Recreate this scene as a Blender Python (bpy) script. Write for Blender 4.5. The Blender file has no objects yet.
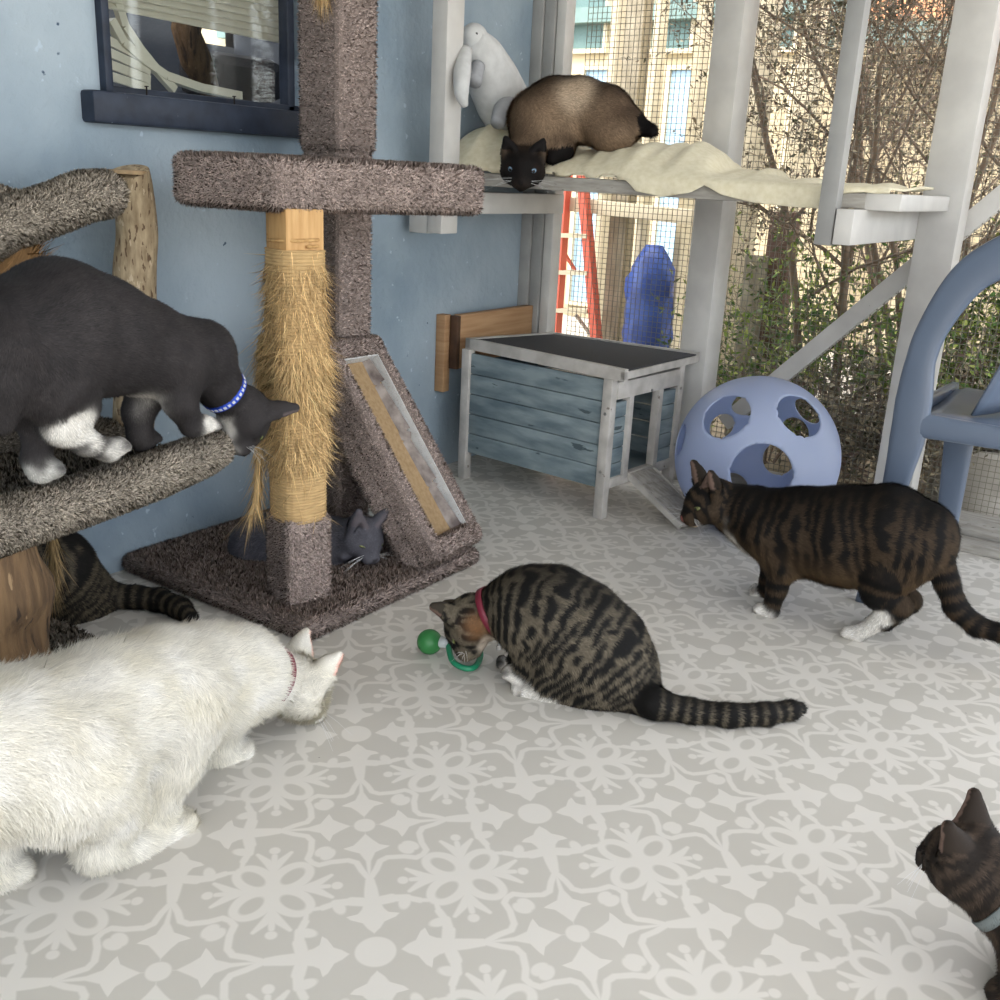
import bpy, bmesh, math, random
import numpy as np
from mathutils import Matrix, Vector
R = math.radians
rng = np.random.default_rng(7)
scene = bpy.context.scene
COL = scene.collection

# ---------------------------------------------------------------- camera
FPX = 1015.85
CAM = np.array([[0.8214743310927818, 0.5681857086971729, 0.04842441314004893],
                [0.21259238966511848, -0.22634981502060858, -0.9505631157880106],
                [-0.5291355206486719, 0.7911578614110004, -0.3067325204725302]])
EYE = np.array([0.0, 0.0, 1.0])
cam_d = bpy.data.cameras.new('camera'); cam = bpy.data.objects.new('camera', cam_d); COL.objects.link(cam)
cam_d.sensor_width = 36.0; cam_d.lens = FPX / 1000.0 * 36.0; cam_d.clip_start = 0.02; cam_d.clip_end = 200
mw = Matrix.Identity(4)
for r_ in range(3):
    mw[r_][0] = CAM[0][r_]; mw[r_][1] = -CAM[1][r_]; mw[r_][2] = -CAM[2][r_]; mw[r_][3] = EYE[r_]
cam.matrix_world = mw
scene.camera = cam

def ray(px, py):
    return np.array([px - 500.0, py - 500.0, FPX]) @ CAM
def hit(px, py, axis, val):
    """where the line of sight through a photo point meets the plane axis = val"""
    d = ray(px, py); return EYE + d * ((val - EYE[axis]) / d[axis])
def hitp(px, py, p0, n):
    d = ray(px, py); n = np.array(n, float)
    return EYE + d * (np.dot(np.array(p0) - EYE, n) / np.dot(d, n))

# ---------------------------------------------------------------- object helpers
def tag(o, label=None, cat=None, group=None, kind=None):
    if label: o['label'] = label
    if cat: o['category'] = cat
    if group: o['group'] = group
    if kind: o['kind'] = kind
    return o
WL = {}
def link(o, parent=None):
    """meshes under a thing are modelled in world coordinates; the thing's own place is taken off again"""
    COL.objects.link(o)
    if parent is not None:
        o.parent = parent; o.matrix_parent_inverse = Matrix.Translation(Vector([-a for a in WL.get(parent.name, (0, 0, 0))]))
    else: WL[o.name] = tuple(o.location)
    return o
def empty(name, loc, label=None, cat=None, group=None):
    o = bpy.data.objects.new(name, None); o.empty_display_size = 0.05
    o.location = Vector([float(a) for a in loc]); link(o)
    return tag(o, label, cat, group)

class MB:
    """collects shapes and links them as one mesh object"""
    def __init__(s): s.V = []; s.F = []; s.n = 0; s.mi = []
    def add(s, V, F, mi=0):
        V = np.asarray(V, float).reshape(-1, 3); s.V.append(V)
        for f in F: s.F.append([int(i) + s.n for i in f]); s.mi.append(mi)
        s.n += len(V); return s
    def box(s, a, b, mi=0, rz=0.0, bev=0.0, ctr=None):
        a = np.minimum(a, b) * 1.0; b2 = np.maximum(np.array(a), np.array(b)); lo = np.minimum(np.array(a), np.array(b)); hi = b2
        return s.obox((lo + hi) / 2, (hi - lo) / 2, np.eye(3), mi, bev)
    def obox(s, c, h, M=np.eye(3), mi=0, bev=0.0):
        """box: centre, half sizes, axes as rows of M, bevelled edges"""
        bm = bmesh.new(); bmesh.ops.create_cube(bm, size=2.0)
        for v in bm.verts: v.co = Vector([v.co[i] * h[i] for i in range(3)])
        if bev > 0: bmesh.ops.bevel(bm, geom=list(bm.edges), offset=min(bev, min(h) * 0.95), segments=2, affect='EDGES', profile=0.5)
        V = np.array([v.co[:] for v in bm.verts]) @ np.array(M, float) + np.array(c, float)
        bm.verts.index_update(); F = [[v.index for v in f.verts] for f in bm.faces]; bm.free()
        return s.add(V, F, mi)
    def beam(s, p, q, w, t, up=(0, 0, 1), mi=0, bev=0.0):
        """rectangular bar from p to q, w across, t along 'up'"""
        p = np.array(p, float); q = np.array(q, float); d = q - p; L = np.linalg.norm(d); d = d / L
        sd = np.cross(d, up); sd /= np.linalg.norm(sd); u = np.cross(sd, d)
        return s.obox((p + q) / 2, (L / 2, w / 2, t / 2), np.array([d, sd, u]), mi, bev)
    def tube(s, pts, rad, seg=10, mi=0, cap=True, flat=None):
        pts = np.array(pts, float); n = len(pts); rad = np.broadcast_to(np.array(rad, float), (n,))
        T = np.gradient(pts, axis=0); T /= np.linalg.norm(T, axis=1)[:, None] + 1e-12
        ref = np.array([0, 0, 1.0]) if abs(T[0][2]) < 0.9 else np.array([1.0, 0, 0])
        U = np.cross(T[0], ref); U /= np.linalg.norm(U); V = []
        for i in range(n):
            U = U - T[i] * np.dot(U, T[i]); U /= np.linalg.norm(U); W = np.cross(T[i], U)
            for k in range(seg):
                a = 2 * math.pi * k / seg
                V.append(pts[i] + rad[i] * (math.cos(a) * U + math.sin(a) * W))
        F = [[i * seg + k, i * seg + (k + 1) % seg, (i + 1) * seg + (k + 1) % seg, (i + 1) * seg + k] for i in range(n - 1) for k in range(seg)]
        if cap: F += [list(range(seg))[::-1], [(n - 1) * seg + k for k in range(seg)]]
        return s.add(V, F, mi)
    def lathe(s, prof, c, seg=24, mi=0, axis=(0, 0, 1)):
        A = np.array(axis, float); A /= np.linalg.norm(A)
        ref = np.array([1.0, 0, 0]) if abs(A[0]) < 0.9 else np.array([0, 1.0, 0])
        U = np.cross(A, ref); U /= np.linalg.norm(U); W = np.cross(A, U); V = []
        for r, z in prof:
            for k in range(seg):
                a = 2 * math.pi * k / seg; V.append(np.array(c) + A * z + r * (math.cos(a) * U + math.sin(a) * W))
        n = len(prof)
        F = [[i * seg + k, i * seg + (k + 1) % seg, (i + 1) * seg + (k + 1) % seg, (i + 1) * seg + k] for i in range(n - 1) for k in range(seg)]
        F += [list(range(seg))[::-1], [(n - 1) * seg + k for k in range(seg)]]
        return s.add(V, F, mi)
    def prism(s, poly, z0, z1, mi=0):
        n = len(poly); V = [(x, y, z0) for x, y in poly] + [(x, y, z1) for x, y in poly]
        F = [list(range(n))[::-1], list(range(n, 2 * n))] + [[i, (i + 1) % n, n + (i + 1) % n, n + i] for i in range(n)]
        return s.add(V, F, mi)
    def build(s, name, mat, parent=None, smooth=False, auto=None):
        me = bpy.data.meshes.new(name)
        V = np.concatenate(s.V); org = V.mean(0) if parent is None else np.zeros(3)
        me.from_pydata([tuple(v) for v in (V - org)], [], s.F)
        mats = mat if isinstance(mat, (list, tuple)) else [mat]
        for m in mats: me.materials.append(m)
        me.polygons.foreach_set('material_index', s.mi)
        if smooth: me.polygons.foreach_set('use_smooth', [True] * len(s.F))
        bm = bmesh.new(); bm.from_mesh(me); bmesh.ops.recalc_face_normals(bm, faces=list(bm.faces)); bm.to_mesh(me); bm.free()
        me.update()
        if auto is not None:
            me.polygons.foreach_set('use_smooth', [True] * len(s.F)); me.set_sharp_from_angle(angle=R(auto))
        o = bpy.data.objects.new(name, me)
        if parent is None: o.location = Vector(org.tolist())
        return link(o, parent)

def raw_mesh(name, V, F, mat, parent=None, col=None, nrm=None, smooth=True):
    """fast mesh from arrays (F is (m,3) or (m,4)); col = per-vertex linear RGB; nrm = shading normals"""
    V = np.ascontiguousarray(V, dtype=np.float32); F = np.ascontiguousarray(F, dtype=np.int32)
    org = V.mean(0) if parent is None else np.zeros(3, np.float32)
    me = bpy.data.meshes.new(name); k = F.shape[1]
    me.vertices.add(len(V)); me.vertices.foreach_set('co', (V - org).astype(np.float32).ravel())
    me.loops.add(F.size); me.loops.foreach_set('vertex_index', F.ravel())
    me.polygons.add(len(F)); me.polygons.foreach_set('loop_start', np.arange(0, F.size, k, dtype=np.int32))
    me.polygons.foreach_set('use_smooth', np.full(len(F), smooth))
    me.update(calc_edges=True)
    if col is not None:
        a = me.color_attributes.new('Col', 'FLOAT_COLOR', 'POINT')
        c4 = np.ones((len(V), 4), np.float32); c4[:, :3] = col; a.data.foreach_set('color', c4.ravel())
    if nrm is not None:
        nn = nrm / (np.linalg.norm(nrm, axis=1)[:, None] + 1e-9)
        me.normals_split_custom_set_from_vertices(nn.astype(np.float32).tolist())
    if mat: me.materials.append(mat)
    o = bpy.data.objects.new(name, me)
    if parent is None: o.location = Vector([float(a) for a in org])
    return link(o, parent)

def lin(c):
    return tuple((x / 255 / 12.92 if x <= 10.3 else ((x / 255 + 0.055) / 1.055) ** 2.4) for x in c)

# value noise
def _h(i, j, k, s):
    n = (i * 374761393 + j * 668265263 + k * 2147483647 % 982451653 + s * 1442695041) & 0xffffffff
    n = ((n ^ (n >> 13)) * 1274126177) & 0xffffffff
    return ((n ^ (n >> 16)) & 0xffff) / 65535.0
def vnoise(P, f, seed=0):
    Q = np.asarray(P, float) * f + 1000.0; I = np.floor(Q).astype(np.int64); T = Q - I; T = T * T * (3 - 2 * T); r = 0
    for a in (0, 1):
        for b in (0, 1):
            for c in (0, 1):
                w = (T[:, 0] if a else 1 - T[:, 0]) * (T[:, 1] if b else 1 - T[:, 1]) * (T[:, 2] if c else 1 - T[:, 2])
                r = r + w * _h(I[:, 0] + a, I[:, 1] + b, I[:, 2] + c, seed)
    return r

# ---------------------------------------------------------------- strands (fur, carpet pile, frayed sisal)
def sample(V, F, n, seed=0, wfun=None):
    g = np.random.default_rng(seed); V = np.asarray(V, float); F = np.asarray(F)
    if F.shape[1] == 4: F = np.concatenate([F[:, [0, 1, 2]], F[:, [0, 2, 3]]])
    A, B, C = V[F[:, 0]], V[F[:, 1]], V[F[:, 2]]
    cr = np.cross(B - A, C - A); ar = np.linalg.norm(cr, axis=1) * 0.5
    if wfun is not None: ar = ar * wfun((A + B + C) / 3)
    idx = g.choice(len(F), n, p=ar / ar.sum()); u = g.random(n); v = g.random(n); m = u + v > 1; u[m] = 1 - u[m]; v[m] = 1 - v[m]
    P = A[idx] + u[:, None] * (B - A)[idx] + v[:, None] * (C - A)[idx]
    N = cr[idx] / (np.linalg.norm(cr[idx], axis=1)[:, None] + 1e-12)
    return P, N, F[idx], np.stack([1 - u - v, u, v], 1)
def strands(P, N, D, L, W, col, tip=1.0, sn=None, jit=.5):
    """one slim triangle per hair: root P, direction D, length L, width W; shading normal sn"""
    n = len(P); g = np.random.default_rng(n)
    S = np.cross(D, N + g.normal(0, jit, (n, 3))); S /= np.linalg.norm(S, axis=1)[:, None] + 1e-9
    G = np.cross(S, D); fl = np.sum(G * N, 1) < 0
    S[fl] *= -1
    L = np.broadcast_to(L, (n,))[:, None]; W = np.broadcast_to(W, (n,))[:, None]
    V = np.stack([P - S * W / 2 - N * .001, P + S * W / 2 - N * .001, P + D * L], 1).reshape(-1, 3)
    F = np.arange(3 * n).reshape(-1, 3)
    c = np.repeat(col, 3, axis=0); c[2::3] *= tip
    nn = np.repeat(N if sn is None else sn, 3, axis=0)
    return V, F, np.clip(c, 0, 1), nn
def quads_to_tris(F):
    out = []
    for f in F:
        for i in range(1, len(f) - 1): out.append((f[0], f[i], f[i + 1]))
    return np.array(out)
def pile(name, shapes, parent, base, n, L=.011, W=.0045, spread=.55, var=.35, seed=1, wob=.004, mat=None, down=0.0, wfun=None):
    """a carpeted thing: solid body plus pile strands, one mesh. shapes = MB"""
    V = np.concatenate(shapes.V); F = quads_to_tris(shapes.F)
    me = bpy.data.meshes.new('t'); me.from_pydata([tuple(v) for v in V], [], F.tolist())
    bm = bmesh.new(); bm.from_mesh(me); bmesh.ops.recalc_face_normals(bm, faces=list(bm.faces))
    V = np.array([v.co[:] for v in bm.verts]); F = np.array([[v.index for v in f.verts] for f in bm.faces]); bm.free(); bpy.data.meshes.remove(me)
    P, N, _, _ = sample(V, F, n, seed, wfun)
    g = np.random.default_rng(seed + 5)
    D = N + g.normal(0, spread, (n, 3)) + np.array([0, 0, -down]); D /= np.linalg.norm(D, axis=1)[:, None]
    fl = np.sum(D * N, 1) < .1; D[fl] += N[fl]; D /= np.linalg.norm(D, axis=1)[:, None]
    base = np.array(base)
    k = (1 + var * g.normal(0, 1, n)).clip(.35, 1.9) * (0.8 + .4 * vnoise(P, 35, 3))
    col = base[None] * k[:, None]
    sn = N * .8 + D * .5
    v2, f2, c2, n2 = strands(P, N, D, L * (.6 + .7 * g.random(n)), W, col, 1.15, sn)
    # body: smooth-ish normals per face (split)
    bv = V[F].reshape(-1, 3); fn = np.cross(V[F[:, 1]] - V[F[:, 0]], V[F[:, 2]] - V[F[:, 0]]); fn /= np.linalg.norm(fn, axis=1)[:, None] + 1e-12
    bc = np.tile(base * .62, (len(bv), 1)); bn = np.repeat(fn, 3, 0)
    V3 = np.concatenate([bv, v2]); F3 = np.concatenate([np.arange(len(bv)).reshape(-1, 3), f2 + len(bv)])
    return raw_mesh(name, V3, F3, mat or M['carpet'], parent, np.concatenate([bc, c2]), np.concatenate([bn, n2]))
# ---------------------------------------------------------------- materials
M = {}
class X:
    """tiny expression builder for math nodes"""
    nt = None
    def __init__(s, v): s.v = v
    @staticmethod
    def op(o, *a):
        n = X.nt.nodes.new('ShaderNodeMath'); n.operation = o
        for i, q in enumerate(a):
            q = q.v if isinstance(q, X) else q
            if isinstance(q, (int, float)): n.inputs[i].default_value = q
            else: X.nt.links.new(q, n.inputs[i])
        return X(n.outputs[0])
    def __add__(a, b): return X.op('ADD', a, b)
    __radd__ = __add__
    def __sub__(a, b): return X.op('SUBTRACT', a, b)
    def __rsub__(a, b): return X.op('SUBTRACT', b, a)
    def __mul__(a, b): return X.op('MULTIPLY', a, b)
    __rmul__ = __mul__
    def __truediv__(a, b): return X.op('DIVIDE', a, b)
def mat(name, col=(.5, .5, .5), rough=.6, metal=0.0, spec=None, **kw):
    m = bpy.data.materials.new(name); m.use_nodes = True; b = m.node_tree.nodes['Principled BSDF']
    b.inputs['Base Color'].default_value = (*col[:3], 1); b.inputs['Roughness'].default_value = rough; b.inputs['Metallic'].default_value = metal
    if spec is not None: b.inputs['Specular IOR Level'].default_value = spec
    for k, v in kw.items(): b.inputs[k].default_value = v
    M[name] = m; return m
def node(nt, t, **kw):
    n = nt.nodes.new(t)
    for k, v in kw.items():
        if k in n.inputs: n.inputs[k].default_value = v
        else: setattr(n, k, v)
    return n
def noisy(name, c1, c2, scale=20, rough=.6, detail=6, bump=0.0, bscale=None, stretch=(1, 1, 1), lo=.35, hi=.65, metal=0, spec=None, extra=None, bdist=.004):
    """two-colour noise material in object space, with bump; extra = (colour, scale, threshold) flecks"""
    m = mat(name, c1, rough, metal, spec); nt = m.node_tree; b = nt.nodes['Principled BSDF']; L = nt.links.new
    tc = node(nt, 'ShaderNodeTexCoord'); mp = node(nt, 'ShaderNodeMapping'); mp.inputs['Scale'].default_value = stretch; L(tc.outputs['Object'], mp.inputs[0])
    nz = node(nt, 'ShaderNodeTexNoise'); nz.inputs['Scale'].default_value = scale; nz.inputs['Detail'].default_value = detail; L(mp.outputs[0], nz.inputs['Vector'])
    rp = node(nt, 'ShaderNodeValToRGB'); rp.color_ramp.elements[0].position = lo; rp.color_ramp.elements[1].position = hi
    rp.color_ramp.elements[0].color = (*c1, 1); rp.color_ramp.elements[1].color = (*c2, 1); L(nz.outputs['Fac'], rp.inputs[0]); out = rp.outputs[0]
    for ex in (extra or []):
        c3, s3, t3 = ex
        n3 = node(nt, 'ShaderNodeTexNoise'); n3.inputs['Scale'].default_value = s3; n3.inputs['Detail'].default_value = 4; L(mp.outputs[0], n3.inputs['Vector'])
        mr = node(nt, 'ShaderNodeMapRange'); mr.inputs['From Min'].default_value = t3; mr.inputs['From Max'].default_value = t3 + .03; L(n3.outputs['Fac'], mr.inputs[0])
        mx = node(nt, 'ShaderNodeMix', data_type='RGBA'); L(mr.outputs[0], mx.inputs[0]); L(out, mx.inputs[6]); mx.inputs[7].default_value = (*c3, 1); out = mx.outputs[2]
    L(out, b.inputs['Base Color'])
    if bump:
        n2 = node(nt, 'ShaderNodeTexNoise'); n2.inputs['Scale'].default_value = bscale or scale; n2.inputs['Detail'].default_value = 8; L(mp.outputs[0], n2.inputs['Vector'])
        bp = node(nt, 'ShaderNodeBump'); bp.inputs['Strength'].default_value = bump; bp.inputs['Distance'].default_value = bdist; L(n2.outputs['Fac'], bp.inputs['Height']); L(bp.outputs[0], b.inputs['Normal'])
    return m
def attr_mat(name, rough=.9, sheen=.0, spec=.2):
    m = mat(name, (1, 1, 1), rough, 0, spec); nt = m.node_tree; b = nt.nodes['Principled BSDF']
    a = node(nt, 'ShaderNodeAttribute', attribute_name='Col'); nt.links.new(a.outputs['Color'], b.inputs['Base Color'])
    b.inputs['Sheen Weight'].default_value = sheen
    return m
attr_mat('carpet', .95, 0, .1); attr_mat('fur', .75, 0.0, .22); attr_mat('sisal', .8, 0, .15); attr_mat('leafy', .6, 0, .3)
# walls
noisy('wall_blue', lin((130, 148, 162)), lin((166, 180, 190)), 2.4, .75, 10, .8, 38, extra=[(lin((176, 192, 204)), 38, .69), (lin((66, 84, 104)), 30, .73)], bdist=.006)
noisy('white_paint', lin((196, 194, 190)), lin((210, 208, 203)), 9, .55, 5, .12, 60, extra=[(lin((110, 106, 100)), 60, .77)])
noisy('grey_board', lin((146, 146, 144)), lin((160, 160, 157)), 8, .6, 5, .1, 50)
noisy('weathered', lin((150, 146, 138)), lin((178, 174, 166)), 14, .7, 6, .3, 40, (1, 6, 6), extra=[(lin((100, 96, 90)), 30, .68)])
noisy('house_blue', lin((96, 112, 120)), lin((138, 152, 156)), 7, .75, 6, .25, 40, (1, 1, 4), extra=[(lin((70, 84, 90)), 9, .66)])
noisy('house_white', lin((168, 164, 158)), lin((196, 192, 186)), 16, .7, 6, .2, 50, extra=[(lin((120, 112, 104)), 22, .68)])
noisy('felt', lin((30, 32, 36)), lin((52, 54, 58)), 260, .95, 4, .5, 260)
noisy('pine', lin((160, 122, 86)), lin((178, 142, 104)), 5, .7, 6, .1, 60, (1, 1, 14))
noisy('pine_post', lin((184, 142, 88)), lin((206, 166, 112)), 8, .65, 6, .1, 60, (10, 10, 1))
noisy('dark_wood', lin((60, 40, 26)), lin((86, 60, 40)), 20, .7)
noisy('bark', lin((146, 126, 98)), lin((190, 170, 138)), 34, .8, 8, .9, 44, (2, 2, .6), extra=[(lin((104, 82, 60)), 60, .60), (lin((208, 190, 160)), 40, .64)], bdist=.006)
noisy('stump_bark', lin((84, 64, 44)), lin((124, 98, 68)), 16, .85, 10, 1.0, 20, (3, 3, .4), extra=[(lin((56, 42, 30)), 22, .60), (lin((150, 124, 92)), 34, .66)], bdist=.012)
noisy('log_end', lin((150, 126, 94)), lin((178, 152, 116)), 30, .8, 5)
noisy('navy', lin((24, 34, 50)), lin((40, 50, 68)), 18, .55, 6, .6, 30, extra=[(lin((120, 128, 138)), 26, .70)])
noisy('towel', lin((228, 219, 188)), lin((240, 232, 206)), 60, .95, 5, .6, 420, bdist=.002)
noisy('plush', lin((196, 197, 196)), lin((210, 211, 210)), 30, .95, 5, .3, 300, bdist=.001); noisy('plush_grey', lin((156, 158, 162)), lin((170, 172, 176)), 30, .95)
noisy('cardboard', lin((150, 124, 90)), lin((168, 142, 106)), 90, .85, 4, .2, 200, (1, 1, 1))
noisy('silver_card', lin((92, 80, 76)), lin((156, 146, 138)), 22, .55, 6)
noisy('ball_blue', lin((192, 203, 228)), lin((198, 209, 233)), 4, .35, 3)
_nt = M['ball_blue'].node_tree; _o = _nt.nodes['Material Output']; _b = _nt.nodes['Principled BSDF']; _t = _nt.nodes.new('ShaderNodeBsdfTranslucent'); _t.inputs[0].default_value = (*lin((205, 217, 240)), 1)
_m = _nt.nodes.new('ShaderNodeMixShader'); _m.inputs[0].default_value = .45; _nt.links.new(_b.outputs[0], _m.inputs[1]); _nt.links.new(_t.outputs[0], _m.inputs[2]); _nt.links.new(_m.outputs[0], _o.inputs[0])
noisy('chair_blue', lin((88, 100, 118)), lin((94, 106, 124)), 5, .28, 3)
noisy('rope', lin((176, 136, 84)), lin((202, 164, 110)), 80, .9, 5, .5, 200)
mat('black', (.008, .008, .009), .4); mat('collar_blue', lin((24, 70, 190)), .5); mat('collar_red', lin((112, 28, 48)), .5); mat('collar_grey', lin((104, 112, 112)), .6)
mat('silver', lin((190, 190, 190)), .3, .9); mat('toy_green', lin((48, 120, 62)), .45); mat('toy_teal', lin((30, 130, 92)), .4); mat('clear', lin((190, 196, 196)), .2)
mat('nail', lin((40, 34, 30)), .5, .7); mat('steel', lin((150, 150, 146)), .4, .8)
mat('pupil', (.004, .004, .005), .08); mat('eye_green', lin((104, 108, 66)), .1); mat('eye_blue', lin((120, 146, 170)), .1); mat('whisker', (.8, .8, .8), .4)
mat('wire', lin((122, 119, 108)), .5, .3)
# outside
noisy('cream_wall', lin((178, 166, 136)), lin((190, 178, 150)), 2, .8, 5)
noisy('cream_trim', lin((198, 188, 160)), lin((208, 198, 172)), 4, .7, 5)
noisy('old_post', lin((132, 124, 104)), lin((156, 148, 128)), 8, .8, 5, .2, 30, (3, 3, 1))
noisy('brown_post', lin((92, 70, 60)), lin((112, 88, 76)), 8, .8, 5)
noisy('ground', lin((120, 106, 84)), lin((160, 146, 120)), 9, .95, 8, .8, 30)
noisy('paving', lin((176, 170, 158)), lin((192, 186, 174)), 5, .9, 6)
noisy('orange_roof', lin((196, 128, 86)), lin((216, 150, 106)), 8, .8)
noisy('teal_trim', lin((100, 124, 120)), lin((118, 142, 138)), 5, .7)
noisy('tarp', lin((26, 54, 118)), lin((44, 78, 150)), 9, .45, 5, .5, 12)
mat('ladder_red', lin((206, 98, 76)), .5); noisy('pale_blue_wall', lin((148, 180, 206)), lin((164, 194, 216)), 3, .7)
noisy('branch', lin((112, 96, 82)), lin((142, 124, 106)), 20, .85, 6, .4, 60, (1, 1, .4))
noisy('pot', lin((150, 146, 138)), lin((176, 172, 164)), 9, .7); mat('soil', lin((52, 42, 34)), .95)
noisy('screen', lin((84, 110, 110)), lin((104, 130, 128)), 200, .8)
mat('indoor', lin((92, 96, 102)), .8); mat('blind', lin((206, 200, 178)), .6); mat('indoor_dark', lin((36, 38, 42)), .8)
def glass(name, refl=.18, tint=(.8, .85, .9)):
    m = bpy.data.materials.new(name); m.use_nodes = True; nt = m.node_tree; nt.nodes.clear()
    o = node(nt, 'ShaderNodeOutputMaterial'); t = node(nt, 'ShaderNodeBsdfTransparent'); t.inputs[0].default_value = (*tint, 1)
    g = node(nt, 'ShaderNodeBsdfGlossy'); g.inputs['Roughness'].default_value = .02; mx = node(nt, 'ShaderNodeMixShader')
    lw = node(nt, 'ShaderNodeLayerWeight'); lw.inputs[0].default_value = .5; pw = node(nt, 'ShaderNodeMath', operation='POWER'); pw.inputs[1].default_value = 4.0; nt.links.new(lw.outputs['Facing'], pw.inputs[0]); ad = node(nt, 'ShaderNodeMath', operation='MULTIPLY_ADD'); ad.inputs[1].default_value = .5; ad.inputs[2].default_value = refl
    nt.links.new(pw.outputs[0], ad.inputs[0]); nt.links.new(ad.outputs[0], mx.inputs[0]); nt.links.new(t.outputs[0], mx.inputs[1]); nt.links.new(g.outputs[0], mx.inputs[2]); nt.links.new(mx.outputs[0], o.inputs[0]); M[name] = m
glass('glass', .05, (.93, .95, .96))

def floor_material():
    m = mat('floor_vinyl', (1, 1, 1), .42, 0, .35); nt = m.node_tree; X.nt = nt; L = nt.links.new; b = nt.nodes['Principled BSDF']
    tc = node(nt, 'ShaderNodeNewGeometry'); sep = node(nt, 'ShaderNodeSeparateXYZ')
    # slight hand-stencilled wobble
    nz = node(nt, 'ShaderNodeTexNoise'); nz.inputs['Scale'].default_value = 9; L(tc.outputs['Position'], nz.inputs['Vector'])
    sc = node(nt, 'ShaderNodeVectorMath', operation='MULTIPLY_ADD'); L(nz.outputs['Color'], sc.inputs[0]); sc.inputs[1].default_value = (.006, .006, 0); L(tc.outputs['Position'], sc.inputs[2])
    L(sc.outputs[0], sep.inputs[0])
    s = 0.19655; u = (X(sep.outputs[0]) + 0.7243) / s; v = (X(sep.outputs[1]) - 0.8477) / s
    a = X.op('PINGPONG', u, 1.0); c = X.op('PINGPONG', v, 1.0)
    A = X.op('MAXIMUM', a, c); B = X.op('MINIMUM', a, c)          # fold: big dot (0,0), flower (1,0), small dot (1,1)
    t = (A + B) * .5; w = (A - B) * .70711
    def vec(p, q):
        n = node(nt, 'ShaderNodeCombineXYZ')
        for i, e in enumerate((p, q)): L(e.v, n.inputs[i])
        return n.outputs[0]
    def vm(o, p, q=None, out=0, scale=None):
        n = node(nt, 'ShaderNodeVectorMath', operation=o)
        for i, e in enumerate((p, q)):
            if e is None: continue
            if isinstance(e, tuple): n.inputs[i].default_value = e
            else: L(e, n.inputs[i])
        if scale is not None: L(scale.v, n.inputs['Scale'])
        return n.outputs[out]
    P = vec(A, B)
    def circ(p, x, y, r): return X(vm('DISTANCE', p, (x, y, 0), 1)) - r
    def seg(p, x0, y0, x1, y1, r0, r1=None):
        bx, by = x1 - x0, y1 - y0; l2 = bx * bx + by * by
        pa = vm('SUBTRACT', p, (x0, y0, 0)); h = X(vm('DOT_PRODUCT', pa, (bx / l2, by / l2, 0), 1)); h = X.op('MAXIMUM', X.op('MINIMUM', h, 1.0), 0.0)
        q = vm('SCALE', (bx, by, 0), None, 0, h); d = X(vm('DISTANCE', pa, q, 1))
        return d - r0 if r1 is None else d - (h * (r1 - r0) + r0)
    def ell(p, x, y, rx, ry, ang=0):
        q = vm('SUBTRACT', p, (x, y, 0)); ca, sa = math.cos(ang), math.sin(ang)
        e1 = X(vm('DOT_PRODUCT', q, (ca / rx, sa / rx, 0), 1)); e2 = X(vm('DOT_PRODUCT', q, (-sa / ry, ca / ry, 0), 1))
        return (X.op('SQRT', e1 * e1 + e2 * e2) - 1.0) * min(rx, ry)
    def mn(*a):
        r = a[0]
        for q in a[1:]: r = X.op('MINIMUM', r, q)
        return r
    def curve(pts):
        n = node(nt, 'ShaderNodeFloatCurve'); cu = n.mapping.curves[0]; n.mapping.extend = 'HORIZONTAL'
        while len(cu.points) < len(pts): cu.points.new(.5, .5)
        for i, (x, y) in enumerate(pts): cu.points[i].location = (x, y * 4); cu.points[i].handle_type = 'VECTOR'
        n.mapping.update(); L(t.v, n.inputs['Value']); return w - X(n.outputs[0]) * .25
    ds = [circ(P, 0, 0, .14), circ(P, 1, 1, .085)]
    ds.append(curve([(0, -.02), (.115, -.01), (.16, .045), (.20, .075), (.23, .16), (.255, .19), (.268, .11), (.30, .08), (.36, .06), (.45, .05), (.53, .035), (.535, -.02), (1, -.02)]))
    ds.append(curve([(0, -.02), (.54, -.02), (.57, .01), (.68, .02), (.75, .06), (.785, .15), (.80, .18), (.82, .10), (.86, .055), (.92, .0), (.94, -.02), (1, -.02)]))
    DW = vec((1.0 - t) * 1.41421, w)
    lp = [(.665, 0), (.56, .055), (.46, .09), (.425, .15), (.43, .28), (.455, .37), (.42, .43)]
    ds += [seg(DW, *lp[i], *lp[i + 1], .026) for i in range(len(lp) - 1)]
    ds.append(ell(DW, .335, .30, .075, .055, .6))
    Q = vec(1.0 - A, B); q1 = X.op('MAXIMUM', 1.0 - A, B); q2 = X.op('MINIMUM', 1.0 - A, B); QF = vec(q1, q2)
    ring = X.op('MAXIMUM', ell(QF, .19, 0, .195, .14), ell(QF, .205, 0, .11, .062) * -1.0)
    ds.append(ring); ds.append(circ(QF, 0, 0, .06))
    # three-lobed sprigs on the diagonals of the flower
    DQ = vec((q1 + q2) * .70711, (q1 - q2) * .70711)
    ds += [seg(DQ, 0, 0, .40, 0, .045, .022), circ(DQ, .462, 0, .042), seg(DQ, .22, .0, .33, .05, .03, .032), seg(DQ, .33, .05, .425, .125, .034, .016)]
    # arcs that run from the petals to the lilies round the big dot
    ar = [(.66, 0), (.585, .09), (.545, .18), (.47, .265), (.36, .34)]
    ds += [seg(P, *ar[i], *ar[i + 1], .020 + .009 * i) for i in range(len(ar) - 1)]
    ds.append(ell(P, .50, .165, .08, .045, .5))
    d = mn(*ds)
    mr = node(nt, 'ShaderNodeMapRange'); mr.inputs['From Min'].default_value = .008; mr.inputs['From Max'].default_value = -.008; L(d.v, mr.inputs[0])
    n1 = node(nt, 'ShaderNodeTexNoise'); n1.inputs['Scale'].default_value = 3.5; n1.inputs['Detail'].default_value = 6; L(tc.outputs['Position'], n1.inputs['Vector'])
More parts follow.
